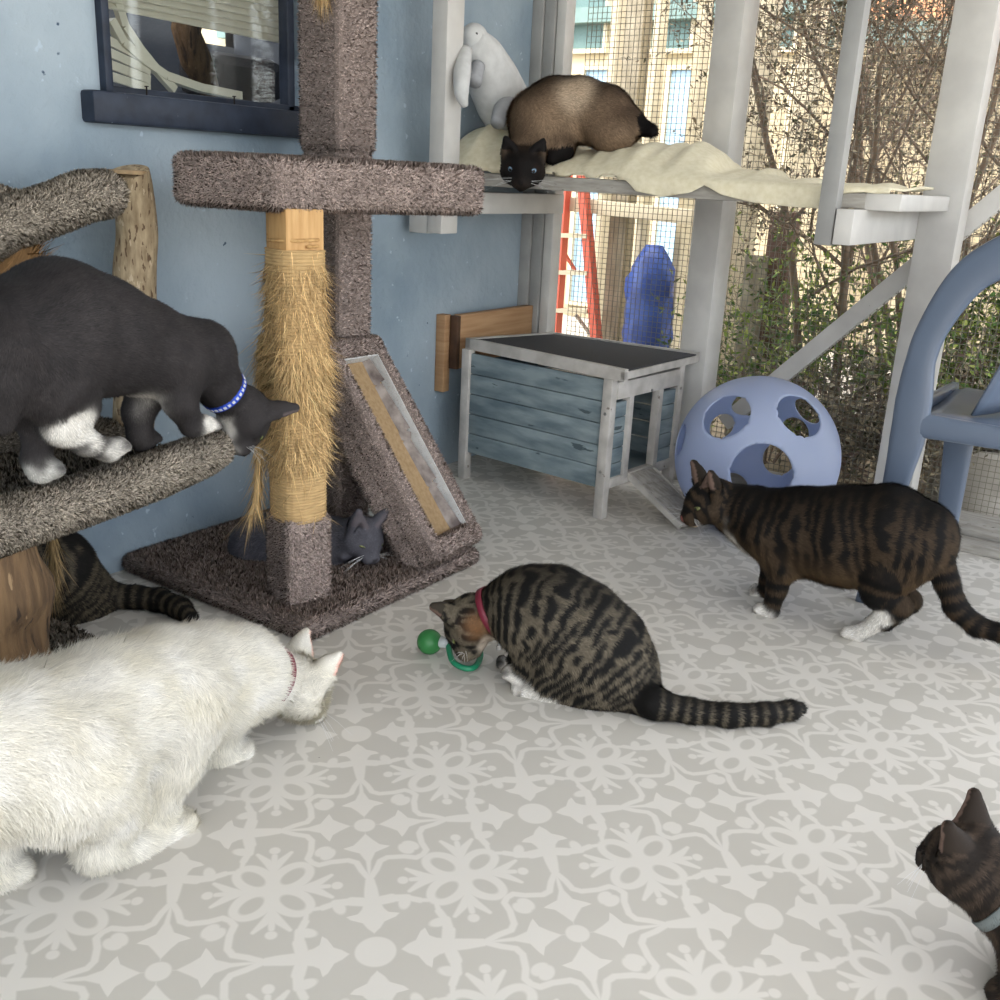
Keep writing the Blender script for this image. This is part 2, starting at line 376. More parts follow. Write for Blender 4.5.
    r1 = node(nt, 'ShaderNodeValToRGB'); e = r1.color_ramp.elements; e[0].position = .3; e[1].position = .7; e[0].color = (*lin((191, 187, 178)), 1); e[1].color = (*lin((199, 195, 186)), 1); L(n1.outputs[0], r1.inputs[0])
    r2 = node(nt, 'ShaderNodeValToRGB'); e = r2.color_ramp.elements; e[0].position = .3; e[1].position = .7; e[0].color = (*lin((215, 211, 203)), 1); e[1].color = (*lin((220, 216, 208)), 1); L(n1.outputs[0], r2.inputs[0])
    mx = node(nt, 'ShaderNodeMix', data_type='RGBA'); L(mr.outputs[0], mx.inputs[0]); L(r1.outputs[0], mx.inputs[6]); L(r2.outputs[0], mx.inputs[7])
    # small specks of grit
    n2 = node(nt, 'ShaderNodeTexNoise'); n2.inputs['Scale'].default_value = 48; L(tc.outputs['Position'], n2.inputs['Vector'])
    m2 = node(nt, 'ShaderNodeMapRange'); m2.inputs['From Min'].default_value = .80; m2.inputs['From Max'].default_value = .83; L(n2.outputs[0], m2.inputs[0])
    mx2 = node(nt, 'ShaderNodeMix', data_type='RGBA'); L(m2.outputs[0], mx2.inputs[0]); L(mx.outputs[2], mx2.inputs[6]); mx2.inputs[7].default_value = (.06, .05, .04, 1)
    L(mx2.outputs[2], b.inputs['Base Color'])
    n3 = node(nt, 'ShaderNodeTexNoise'); n3.inputs['Scale'].default_value = 14; n3.inputs['Detail'].default_value = 6; L(tc.outputs['Position'], n3.inputs['Vector'])
    bp = node(nt, 'ShaderNodeBump'); bp.inputs['Strength'].default_value = .12; bp.inputs['Distance'].default_value = .004; L(n3.outputs[0], bp.inputs['Height']); L(bp.outputs[0], b.inputs['Normal'])
    return m
floor_material()
# ---------------------------------------------------------------- the enclosure
def struct(name, mb, m, **k): return tag(mb.build(name, m, **k), kind='structure')
XW, YM = -2.10, 3.20                      # plane of the blue wall, front plane of the posts
struct('floor', MB().box((-2.1, -1.6, -.05), (2.4, 3.42, 0)), M['floor_vinyl'])
wy0, wy1, wz0, wz1 = 1.48, 2.16, 1.125, 1.85   # window opening
w = MB()
w.box((XW - .14, -1.6, -.05), (XW, wy0, 2.35)).box((XW - .14, wy1, -.05), (XW, 3.19, 2.35))
w.box((XW - .14, wy0, -.05), (XW, wy1, wz0)).box((XW - .14, wy0, wz1), (XW, wy1, 2.35))
struct('wall_left', w, M['wall_blue'])
struct('wall_light_block', MB().box((-2.24, -1.72, -.05), (-.4, -1.6, 2.42)), M['wall_blue'])  # unseen wall added behind the camera to cut light from the rear
struct('ceiling', MB().box((-2.24, -1.6, 2.36), (2.4, 3.5, 2.42)), M['white_paint'])  # unseen; stretched well past the view to keep the sun off the floor

# window: frame and sill, sliding panes, blind, the room inside
fr = MB(); g = .016
fr.box((XW - .05, wy0 - .005, wz0), (XW + .022, wy0 + g, wz1), bev=.005).box((XW - .05, wy1 - g, wz0), (XW + .022, wy1, wz1), bev=.005).box((XW - .05, wy0, wz1 - g), (XW + .022, wy1, wz1), bev=.005)
win = struct('window_1', fr, M['navy'], auto=40)
WL['window_1'] = tuple(win.location)
sl = MB().box((XW - .05, wy0 - .055, 1.060), (XW + .045, wy1 + .05, wz0 + .002), bev=.008)
sl.build('window_sill', M['navy'], win, auto=40)
MB().box((XW - .075, wy0, wz0), (XW - .07, wy1, wz1)).build('window_pane', M['glass'], win)
b_ = MB().box((XW - .085, 2.09, wz0), (XW - .05, 2.115, wz1), bev=.003).box((XW - .085, wy0, wz0), (XW - .05, wy1, wz0 + .02), bev=.003)
b_.build('window_sash', M['navy'], win)
for y in (1.60, 1.86): MB().tube([(XW - .005, y, wz0), (XW - .004, y, wz0 + .022)], .002, 6).tube([(XW - .004, y, wz0 + .022), (XW - .004, y, wz0 + .024)], .005, 8).build('nail', M['nail'], win)
# room inside, seen dimly through the glass
room = MB(); x0, x1, y0, y1, z0, z1 = -3.5, XW - .14, .6, 3.1, .2, 2.35
room.box((x0, y0, z0 - .05), (x1, y1, z0)).box((-2.75, y0, z1), (x1, y1, z1 + .05)).box((x0, y0 - .05, z0), (x1, y0, z1)).box((x0, y1, z0), (x1, y1 + .05, z1))  # unseen ceiling left open on the far side to let light in
_a = hit(200, 26, 0, -3.5); _b = hit(241, 49, 0, -3.5); ry0, ry1, rz0, rz1 = _a[1], _b[1], _b[2], _a[2]
room.box((x0 - .05, y0, z0), (x0, ry0, z1)).box((x0 - .05, ry1, z0), (x0, y1, z1)).box((x0 - .05, ry0, z0), (x0, ry1, rz0)).box((x0 - .05, ry0, rz1), (x0, ry1, z1))
struct('wall_inner_room', room, M['indoor'])
bl = empty('window_blind', (XW - .13, 1.9, 1.8), 'sagging cream slatted blind hanging broken behind the window glass', 'blind')
for k in range(9):
    MB().beam(hit(96, 2 - k * 7, 0, XW - .12), hit(330, 50 - k * 7, 0, XW - .12), .028, .0035, up=(.9, 0, 1)).build('slat', M['blind'], bl)
def sweep(pts, w, t, m, name, parent):
    mb = MB()
    for i in range(len(pts) - 1): mb.beam(pts[i], pts[i + 1], w, t, up=(1, 0, .1))
    return mb.build(name, m, parent)
def wp(px, py, x=XW - .12): return hit(px, py, 0, x)
sweep([wp(110, 20), wp(122, 42), wp(142, 60), wp(165, 76), wp(200, 88), wp(240, 96)], .02, .02, M['blind'], 'fallen_slat', bl)
sweep([wp(116, 0), wp(124, 26), wp(140, 50), wp(158, 72), wp(174, 90)], .02, .016, M['blind'], 'fallen_slat', bl)
for k in range(4): sweep([wp(104, 38 + 12 * k), wp(150, 62 + 9 * k)], .02, .006, M['blind'], 'fallen_slat', bl)
pt = empty('indoor_cat_tree', (-2.75, 2.5, .2), 'brown carpeted cat tree post seen inside through the window', 'cat tree')
MB().tube([wp(196, -20, -2.75), wp(186, 30, -2.75), wp(196, 60, -2.75), wp(212, 96, -2.75)], [.05, .045, .05, .03], 12).build('trunk', M['stump_bark'], pt, smooth=True)
MB().obox(wp(232, 78, -2.9), (.1, .16, .07), np.eye(3), bev=.04).build('bed', M['felt'], pt)
# ---- timber frame of the wire wall
def post(x0, x1, depth, z0, z1, label, m='white_paint', y=YM):
    o = MB().box((x0, y, z0), (x1, y + depth, z1), bev=.003).build('timber_post', M[m], auto=40)
    return tag(o, label, 'post', 'upright timbers of the wire wall')
post(-2.10, -2.055, .02, 0, 2.36, 'narrow grey trim board running up the corner beside the blue wall', 'grey_board', 3.185)
post(-2.053, -2.012, .10, 0, 2.36, 'grey board between corner trim and first white post', 'grey_board', 3.192)
post(-2.008, -1.972, .06, 0, 2.36, 'thin white post in the corner behind the seal coloured cat', 'white_paint')
post(-1.436, -1.34, .12, 0, 2.36, 'thick white post rising behind the small blue cat house roof', 'white_paint')
post(-.735, -.622, .10, 0, 2.36, 'thick white post at the right behind the plastic chair', 'white_paint')
post(.10, .20, .10, 0, 2.36, 'white post of the wire wall right of the chair', 'white_paint')
rail = empty('bottom_rail', (-1, 3.2, 0), 'grey weathered timber rail along the floor under the wire wall', 'rail')
MB().box((-1.33, 3.115, 0), (1.9, 3.195, .028), bev=.004).build('lower_board', M['weathered'], rail, auto=40)
MB().box((-1.33, 3.215, 0), (1.9, 3.30, .075), bev=.004).build('upper_board', M['weathered'], rail, auto=40)
br = MB().beam((-1.30, 3.345, .20), (-.3, 3.345, 1.27), .05, .055, up=(0, 0, 1), bev=.003).build('diagonal_brace', M['white_paint'], auto=40)
tag(br, 'grey diagonal timber brace crossing the wire behind the thick right post', 'brace')
# hardware cloth, one panel per bay
def wire(x0, x1, z0, z1, label, step=.0185, r=.00085, y=3.325):
    mb = MB()
    for i in range(int((x1 - x0) / step) + 1):
        x = x0 + i * step; mb.box((x - r, y - r, z0), (x + r, y + r, z1))
    for i in range(int((z1 - z0) / step) + 1):
        z = z0 + i * step; mb.box((x0, y - r, z - r), (x1, y + r, z + r))
    return tag(mb.build('wire_mesh', M['wire']), label, 'wire mesh', 'wire mesh panels between the posts')
wire(-1.96, -1.44, .0, 2.3, 'square wire mesh between the corner post and the post above the cat house')
wire(-1.34, -.74, .0, 2.3, 'square wire mesh above the pale blue ball between two thick posts')
wire(-.62, .10, .0, 2.3, 'square wire mesh behind the plastic chair, right of the thick post')
# ---- shelf under the ceiling posts
sh = empty('plank_shelf', (-1.35, 2.9, .955), 'long weathered white plank shelf under the towel, held on hanging uprights', 'shelf')
MB().box((-2.08, 2.655, .957), (-.74, 3.19, .995), bev=.004).build('plank', M['weathered'], sh, auto=40)
tag(MB().box((-.742, 2.655, .955), (-.655, 3.185, .996), bev=.004).build('plank', M['white_paint'], sh, auto=40), label='paler plank end')  # end section in a paler tone than the rest of the plank
MB().box((-.779, 2.56, .872), (-.735, 3.235, .956), bev=.003).build('joist', M['white_paint'], sh, auto=40)
MB().box((-.826, 2.565, .868), (-.783, 2.61, 2.36), bev=.003).build('upright', M['grey_board'], sh, auto=40)
MB().box((-1.975, 2.545, .872), (-1.93, 3.195, .937), bev=.003).build('joist', M['white_paint'], sh, auto=40)
MB().box((-1.985, 2.495, .815), (-1.93, 2.575, 2.36), bev=.003).build('upright', M['white_paint'], sh, auto=40)
MB().box((-2.06, 2.50, .812), (-1.985, 2.575, .87), bev=.003).build('cleat', M['white_paint'], sh, auto=40)

# ---- outside
def hb(px, py, Y): return hit(px, py, 1, Y)
og = MB().box((-8, 3.42, -.12), (8, 14, -.05)); struct('ground_outside', og, M['ground'])
struct('ground_paving', MB().box((-6, 4.9, -.05), (8, 6.9, -.035)), M['paving'])
YF = 7.0
fac = empty('neighbouring_house', (-3, YF, 0), 'cream coloured house with pale trim seen beyond the wire wall', 'building')
fw = MB(); fw.box((-9, YF, -.1), (-1.6, YF + .2, 3.2)); fw.build('wall', M['cream_wall'], fac)
def win_at(px0, px1, py0, py1, m, Y=YF, fname='window', d=.05, frame=.03):
    a = hb(px0, py0, Y); c = hb(px1, py1, Y); xa, xb = sorted((a[0], c[0])); za, zb = sorted((a[2], c[2]))
    mb = MB()
    mb.box((xa - frame, Y - d, za - frame), (xa, Y - .001, zb + frame)).box((xb, Y - d, za - frame), (xb + frame, Y - .001, zb + frame)).box((xa, Y - d, za - frame), (xb, Y - .001, za)).box((xa, Y - d, zb), (xb, Y - .001, zb + frame))
    f = mb.build(fname, M['cream_trim'], fac)
    MB().box((xa, Y - d * .4, za), (xb, Y - .002, zb)).build('pane', m, f)
    return f
win_at(572, 612, 50, -40, M['screen']); win_at(652, 700, 50, -40, M['screen']); win_at(780, 806, 48, -40, M['screen']); win_at(828, 848, 48, -40, M['screen'])
win_at(572, 612, 300, 70, M['pale_blue_wall'], fname='door'); win_at(650, 696, 320, 70, M['pale_blue_wall'], fname='door')
win_at(775, 800, 250, 70, M['white_paint'], fname='door')
MB().box((-8, YF - .12, 2.05), (-1.6, YF, 2.15)).build('trim_board', M['teal_trim'], fac)
# porch posts nearer than the house
def opost(px, pyb, Y, w, z1, m, label, name='porch_post', z0=-.05):
    a = hb(px, pyb, Y); o = MB().box((a[0] - w / 2, Y - .05, z0), (a[0] + w / 2, Y + .05, z1), bev=.004).build(name, M[m], auto=40)
    return tag(o, label, 'post')
opost(620, 250, 4.9, .10, 3.0, 'old_post', 'weathered porch post left of the blue tarp')
opost(601, 250, 5.3, .045, 3.0, 'cream_trim', 'thin cream post beside the red ladder', 'porch_post')
opost(641, 250, 4.85, .03, 3.0, 'cream_trim', 'thin pale strip post just right of the weathered porch post')
opost(676, 300, 5.0, .04, 3.0, 'cream_trim', 'cream post right of the blue tarp')
opost(694, 300, 4.6, .06, .94, 'old_post', 'short weathered post tucked behind the thick post')
opost(735, 300, 4.7, .09, 3.0, 'cream_trim', 'cream post seen right of the thick middle post')
opost(752, 300, 4.2, .07, .72, 'old_post', 'stubby grey wooden post behind the pale ball')
opost(775, 300, 4.3, .10, .90, 'brown_post', 'brown wooden post among the shrub stems')
opost(806, 100, 5.6, .09, 3.0, 'cream_trim', 'cream post behind the thin hanging upright')
br2 = MB().beam(hb(570, 204, 4.8), hb(735, 222, 4.8), .06, .07, bev=.003).build('cross_rail', M['cream_trim'], auto=40)
tag(br2, 'pale cross rail running behind the shelf outside the wire', 'rail')
# low side shed with an orange roof, upper right
sd = empty('garden_shed', (-1.4, 7.4, 0), 'shed with orange roof and teal fascia beyond the shrub', 'shed')
a = hb(880, 30, 6.4); c = hb(1010, 40, 6.4)
MB().box((a[0] + .15, 6.6, -.1), (c[0] + 2.5, 8.2, a[2] - .05)).build('wall', M['cream_wall'], sd)
MB().add([(a[0] - .1, 6.3, a[2]), (c[0] + 3, 6.3, a[2] - .1), (c[0] + 3, 8.6, a[2] + 1.5), (a[0] - .1, 8.6, a[2] + 1.5), (a[0] - .1, 6.3, a[2] - .04), (c[0] + 3, 6.3, a[2] - .14), (c[0] + 3, 8.6, a[2] + 1.46), (a[0] - .1, 8.6, a[2] + 1.46)],
         [(0, 1, 2, 3), (7, 6, 5, 4), (0, 4, 5, 1), (1, 5, 6, 2), (2, 6, 7, 3), (3, 7, 4, 0)]).build('roof', M['orange_roof'], sd)
MB().beam((a[0] - .1, 6.28, a[2] - .03), (c[0] + 3, 6.28, a[2] - .13), .05, .12).build('fascia', M['teal_trim'], sd)
# step ladder
lad = empty('step_ladder', (-3.0, 4.75, -.05), 'red step ladder with pale treads standing outside the wire wall', 'ladder')
YL = 4.75
MB().beam(hb(554, 345, YL), hb(566, 170, YL), .05, .06, up=(0, 1, 0)).build('rail', M['ladder_red'], lad)
MB().beam(hb(597, 345, YL), hb(582, 170, YL), .04, .06, up=(0, 1, 0)).build('rail', M['ladder_red'], lad)
for py in (235, 272, 310): MB().beam(hb(556, py, YL), hb(590, py + 1, YL), .07, .022).build('tread', M['cream_trim'], lad)
MB().beam(hb(556, 240, YL), hb(575, 270, YL + .2), .015, .015).build('brace', M['ladder_red'], lad)
MB().beam(hb(576, 315, YL), hb(598, 345, YL + .2), .015, .015).build('brace', M['white_paint'], lad)
# blue tarp
tp = hb(650, 295, 4.75)
bm_pts = []
mb = MB(); n = 14; V = []
for i in range(n):
    for j in range(n):
        th = math.pi * 2 * j / n; ph = i / (n - 1)
        rr = (.118 + .014 * math.sin(5 * th + i) + .010 * math.sin(9 * th + 2 * i)) * (1 if ph < .8 else (1 - (ph - .8) * 3.2))
        V.append((tp[0] + rr * 1.05 * math.cos(th), 4.75 + rr * .8 * math.sin(th), -.05 + .74 * ph))
F = [[i * n + j, i * n + (j + 1) % n, (i + 1) * n + (j + 1) % n, (i + 1) * n + j] for i in range(n - 1) for j in range(n)] + [[(n - 1) * n + j for j in range(n)], list(range(n))[::-1]]
tag(mb.add(V, F).build('tarp_bundle', M['tarp'], smooth=True), 'bright blue tarp bundled up outside behind the wire', 'tarp')
# planter
pc = hb(965, 505, 3.75)
pl = empty('planter', (pc[0], 3.75, -.05), 'grey round planter pot outside the wire behind the chair legs', 'planter')
MB().lathe([(.13, -.05), (.165, .17), (.175, .18), (.175, .20), (.155, .20), (.15, .12)], (pc[0], 3.75, 0), 32).build('pot', M['pot'], pl, smooth=False, auto=40)
MB().lathe([(.15, .11), (.15, .14), (.05, .155)], (pc[0], 3.75, 0), 24).build('soil', M['soil'], pl)

# ---- shrubs
def leaf_cloud(P, D, L, W, cols, seed):
    """rhombic leaves with a fold: 4 verts, 2 tris each"""
    g = np.random.default_rng(seed); n = len(P)
    S = np.cross(D, g.normal(0, 1, (n, 3))); S /= np.linalg.norm(S, axis=1)[:, None]
    Nn = np.cross(S, D); L = L[:, None]; W = W[:, None]
    V = np.stack([P, P + D * L * .5 + S * W / 2 + Nn * W * .15, P + D * L, P + D * L * .5 - S * W / 2 + Nn * W * .15], 1).reshape(-1, 3)
    i = np.arange(n) * 4; F = np.concatenate([np.stack([i, i + 1, i + 2], 1), np.stack([i, i + 2, i + 3], 1)])
    return V, F, np.repeat(cols, 4, 0)
def shrub(name, base, h, spread, nb, seed, label, leaf_cols, nleaf, leafL=.03, lean=(0, 0), trunk_r=.016, zleaf=.15, group=None, cat='shrub', levels=3):
    g = np.random.default_rng(seed); base = np.array(base, float)
    root = empty(name, base, label, cat, group)
    st = MB(); tips = []
    def grow(p, d, L, r, lev):
        pts = [p]; q = p.copy(); dd = d.copy(); k = 5
        for i in range(k):
            dd = dd + g.normal(0, .13, 3); dd[2] += .03; dd /= np.linalg.norm(dd); q = q + dd * L / k; q[1] = max(q[1], 3.40); pts.append(q.copy())
            if lev < levels and i >= 1:
                for _ in range(2 if lev else 1):
                    nd = dd + g.normal(0, .55, 3); nd[2] = nd[2] * .7 + .12; nd[0] += .35 * max(0, base[0] - .25 - q[0]) * 4; nd /= np.linalg.norm(nd); grow(q.copy(), nd, L * g.uniform(.45, .7), r * .36, lev + 1)
            if lev >= levels - 1: tips.append((q.copy(), dd.copy()))
        st.tube(pts, np.linspace(r, r * .5, len(pts)), 5 if lev else 7, cap=False)
    for b in range(nb):
        a = g.uniform(0, 2 * math.pi); d = np.array([math.cos(a) * spread + lean[0], math.sin(a) * spread * .6 + lean[1], 1.0]); d /= np.linalg.norm(d)
        grow(base + np.array([math.cos(a) * .04, math.sin(a) * .03, 0]), d, h * g.uniform(.7, 1.0), trunk_r * g.uniform(.7, 1.1), 0)
    st.build('branch', M['branch'], root, smooth=True)
    T = np.array([t[0] for t in tips]); Dt = np.array([t[1] for t in tips]); T_ok = T[:, 2] > base[2] + zleaf; T = T[T_ok]; Dt = Dt[T_ok]
    idx = g.integers(0, len(T), nleaf); P = T[idx] + g.normal(0, .012, (nleaf, 3)); D = Dt[idx] * .5 + g.normal(0, .7, (nleaf, 3)); D /= np.linalg.norm(D, axis=1)[:, None]
    lc = np.array([lin(c) for c in leaf_cols]); cols = lc[g.integers(0, len(lc), nleaf)] * g.uniform(.6, 1.3, (nleaf, 1))
    P[:, 1] = np.maximum(P[:, 1], 3.40)
    V, F, C = leaf_cloud(P, D, leafL * g.uniform(.6, 1.3, nleaf), leafL * .42 * g.uniform(.6, 1.3, nleaf), cols, seed)
    V[:, 1] = np.maximum(V[:, 1], 3.36)
    raw_mesh('foliage', V, F, M['leafy'], root, np.clip(C, 0, 1), None, smooth=False)
    return root
sb = hb(800, 400, 3.95)
DRY = [(122, 114, 98), (140, 128, 106), (98, 98, 76), (186, 172, 144), (120, 102, 92), (200, 190, 164)]
GRN = [(96, 124, 58), (130, 150, 70), (74, 104, 52), (160, 170, 90), (110, 120, 84)]
shrub('dry_shrub', (sb[0] + .02, 4.0, -.05), 1.7, .22, 4, 3, 'tall sparse brown stemmed shrub growing behind the pale ball', DRY, 9000, .021, (.12, 0), .022, .55)
shrub('dry_shrub', (hb(930, 300, 4.5)[0], 4.5, -.05), 2.0, .25, 4, 8, 'dense dark twiggy shrub filling the view beside the right post', DRY, 22000, .023, (.05, 0), .02, .6)
shrub('dry_shrub', (hb(1010, 300, 4.3)[0], 4.3, -.05), 2.0, .25, 4, 18, 'dark twiggy shrub beyond the wire at the right edge above the chair', DRY, 20000, .023, (0, 0), .02, .6)
k = 0
for px, Y, h, n_, col, lab in ((772, 3.85, .34, 900, GRN, 'small leafy green plant at the foot of the shrub'), (850, 3.9, .62, 2600, GRN, 'bright green leafy bush behind the diagonal brace'), (905, 4.2, .75, 3000, GRN, 'yellow green bush left of the thick right post'),
                               (870, 3.65, .40, 2600, DRY, 'low dry brown bush behind the wire right of the ball'), (960, 3.95, .70, 3000, GRN, 'green bush seen through the chair arm'), (1010, 4.0, .55, 2200, GRN, 'low green bush at the right edge beyond the planter'), (820, 3.7, .34, 1600, DRY, 'low straw coloured plant directly behind the pale ball'),
                               (925, 3.62, .34, 1800, DRY, 'dry brown plant beside the planter pot')):
    p = hb(px, 400, Y); shrub('bush', (p[0], Y, -.05), h, .75, 9, 40 + k, lab, col, n_, .034, (0, 0), .006, .04, 'bushes outside the wire wall', 'bush', 2); k += 1

# ---- light and sky
wd = bpy.data.worlds.new('World'); scene.world = wd; wd.use_nodes = True; nt = wd.node_tree; bg = nt.nodes['Background']
sk = nt.nodes.new('ShaderNodeTexSky'); sk.sky_type = 'NISHITA'; sk.sun_disc = False; sk.sun_elevation = R(48); sk.sun_rotation = R(200); sk.air_density = 1.0; sk.dust_density = 3.0
mxs = nt.nodes.new('ShaderNodeMix'); mxs.data_type = 'RGBA'; mxs.inputs[0].default_value = .72; mxs.inputs[7].default_value = (1.0, .985, .96, 1)
nt.links.new(sk.outputs[0], mxs.inputs[6])
vs = nt.nodes.new('ShaderNodeVectorMath'); vs.operation = 'SCALE'; vs.inputs['Scale'].default_value = .35
nt.links.new(sk.outputs[0], vs.inputs[0]); nt.links.new(vs.outputs[0], mxs.inputs[6])
nt.links.new(mxs.outputs[2], bg.inputs['Color']); bg.inputs['Strength'].default_value = 1.15
sn = bpy.data.lights.new('sun', 'SUN'); so = bpy.data.objects.new('sun', sn); COL.objects.link(so); sn.energy = .85; sn.angle = R(1.5); sn.color = (1, .93, .82)
so.rotation_euler = Vector((-.55, .62, -.72)).to_track_quat('-Z', 'Y').to_euler(); so.location = (3, -3, 5)
scene.view_settings.view_transform = 'Standard'; scene.view_settings.look = 'None'; scene.view_settings.exposure = 1.70; scene.view_settings.gamma = 1.0
scene.view_settings.use_curve_mapping = False
# ================================================================ tall cat tree
CARPET = np.array(lin((170, 154, 146)))
tree = empty('cat_tree', (-1.75, 1.77, 0), 'tall brown carpeted cat tree with sisal post, square platform and slanted scratcher', 'cat tree')
base = MB().obox((-1.775, 1.765, .022), (.325, .325, .022), np.array([[1, .0, 0], [0, 1, 0], [0, 0, 1.0]]), bev=.02)
pile('base', base, tree, CARPET * .85, 110000, L=.009, W=.0034, seed=2)
tall = MB().obox((-1.87, 1.985, 1.05), (.062, .062, 1.02), bev=.012)
tall2 = MB().obox((-1.87, 1.985, 1.45), (.069, .069, .42), bev=.014); tall.V += tall2.V; tall.F += [[i + tall.n for i in f] for f in tall2.F]; tall.n += tall2.n
pile('tall_post', tall, tree, CARPET * .95, 130000, L=.0085, W=.0032, seed=3)
plat = [(-1.562, 1.485), (-1.415, 1.985), (-1.62, 2.05), (-1.795, 1.95), (-1.82, 1.435)]
pm = MB().prism(plat, .908, 1.004)
# round the slab: bevel it
def bevel_mb(mb, off, seg=2):
    me = bpy.data.meshes.new('t'); me.from_pydata([tuple(v) for v in np.concatenate(mb.V)], [], mb.F); bm = bmesh.new(); bm.from_mesh(me)
    bmesh.ops.bevel(bm, geom=list(bm.edges), offset=off, segments=seg, affect='EDGES', profile=.5); bm.verts.index_update()
    out = MB().add([v.co[:] for v in bm.verts], [[v.index for v in f.verts] for f in bm.faces]); bm.free(); bpy.data.meshes.remove(me); return out
pile('platform', bevel_mb(pm, .014), tree, CARPET * 1.05, 120000, L=.0095, W=.0032, seed=4)
# front post: carpeted foot, bare timber, sisal wrapping
fc = np.array([-1.588, 1.556]); ca, sa = math.cos(R(-16)), math.sin(R(-16)); FM = np.array([[ca, sa, 0], [-sa, ca, 0], [0, 0, 1]])
MB().obox((fc[0], fc[1], .48), (.044, .044, .43), FM, bev=.003).build('timber_core', M['pine_post'], tree, auto=40)
pile('post_foot', MB().obox((fc[0], fc[1], .14), (.053, .053, .105), FM, bev=.012), tree, CARPET * 1.1, 40000, L=.008, W=.003, seed=6)
sis = MB(); prof = []
SIS = np.array(lin((212, 180, 130)))
n = 62; pts = []
def sup(a, r):   # rounded-square section
    c, s_ = math.cos(a), math.sin(a); q = (abs(c) ** 3.2 + abs(s_) ** 3.2) ** (-1 / 3.2); v = np.array([c * q, s_ * q, 0]) * r; return np.array([v[0] * ca - v[1] * sa, v[0] * sa + v[1] * ca, 0])
def ribbed(z0, z1, r, step, seg=28, swell=None):
    V = []; Z = np.arange(z0, z1, step / 3.0); 
    for i, z in enumerate(Z):
        rr = r + (.0022 if i % 3 == 1 else 0) + (swell(z) if swell else 0)
        for k in range(seg): V.append(np.array([fc[0], fc[1], z]) + sup(2 * math.pi * k / seg, rr))
    m = len(Z); F = [[i * seg + k, i * seg + (k + 1) % seg, (i + 1) * seg + (k + 1) % seg, (i + 1) * seg + k] for i in range(m - 1) for k in range(seg)]
    F += [list(range(seg))[::-1], [(m - 1) * seg + k for k in range(seg)]]
    return V, F
bulge = lambda z: .007 * math.exp(-((z - .60) / .07) ** 2) + .005 * math.exp(-((z - .42) / .06) ** 2) + .002
V_, F_ = ribbed(.235, .83, .053, .007, swell=bulge)
sis.add(V_, F_)
def frayed(name, mb, parent, n, L, W, col, seed, dirn, spread, weight=None, tip=1.1, lift=.35):
    V = np.concatenate(mb.V); F = quads_to_tris(mb.F)
    me = bpy.data.meshes.new('t'); me.from_pydata([tuple(v) for v in V], [], F.tolist()); bm = bmesh.new(); bm.from_mesh(me); bmesh.ops.recalc_face_normals(bm, faces=list(bm.faces))
    V = np.array([v.co[:] for v in bm.verts]); F = np.array([[v.index for v in f.verts] for f in bm.faces]); bm.free(); bpy.data.meshes.remove(me)
    P, N, _, _ = sample(V, F, n, seed, weight); g = np.random.default_rng(seed)
    D = np.array(dirn)[None] + N * lift + g.normal(0, spread, (n, 3)); fl = np.sum(D * N, 1) < .02; D[fl] += N[fl] * .4; D /= np.linalg.norm(D, axis=1)[:, None]
    c = col[None] * (g.normal(1, .28, n).clip(.3, 1.7))[:, None]
    v2, f2, c2, n2 = strands(P, N, D, L * g.uniform(.5, 1.4, n), W, c, tip, N + D * .3)
    bv = V[F].reshape(-1, 3); fn = np.cross(V[F[:, 1]] - V[F[:, 0]], V[F[:, 2]] - V[F[:, 0]]); fn /= np.linalg.norm(fn, axis=1)[:, None] + 1e-12
    bc = np.tile(col * .75, (len(bv), 1)) * (0.8 + .4 * vnoise(bv, 300))[:, None]
    return raw_mesh(name, np.concatenate([bv, v2]), np.concatenate([np.arange(len(bv)).reshape(-1, 3), f2 + len(bv)]), M['sisal'], parent, np.concatenate([bc, c2]), np.concatenate([np.repeat(fn, 3, 0), n2]))
frayed('sisal_wrap', sis, tree, 9000, .042, .0018, SIS, 11, (0, 0, -1), .22, lambda c: np.where((c[:, 2] > .36) & (c[:, 2] < .80), 1.0, .06) * (1 + 2 * ((c[:, 2] > .5) & (c[:, 2] < .62))))
rp = MB(); sp = [np.array([fc[0], fc[1], .835 + .035 * i / 40]) + sup(2 * math.pi * i / 14, .048 + .002 * (i % 2)) for i in range(24)]
rp.tube(sp, .0035, 8).build('rope_end', M['rope'], tree, smooth=True)
def tassel(name, parent, pts, r, n, L, seed, col=SIS):
    mb = MB().tube(pts, r, 8); frayed(name, mb, parent, n, L, .0016, col, seed, (0, 0, -1), .16, None, 1.1, .12)
P_ = lambda px, py, x: hit(px, py, 0, x)
tassel('sisal_tassel', tree, [P_(262, 335, -1.66), P_(262, 400, -1.66), P_(260, 455, -1.66), P_(256, 500, -1.66), P_(250, 515, -1.66)], [.008, .007, .006, .006, .004], 900, .075, 5)
tassel('sisal_tassel', tree, [P_(322, -30, -1.785), P_(322, -8, -1.785)], [.012, .008], 260, .06, 6)
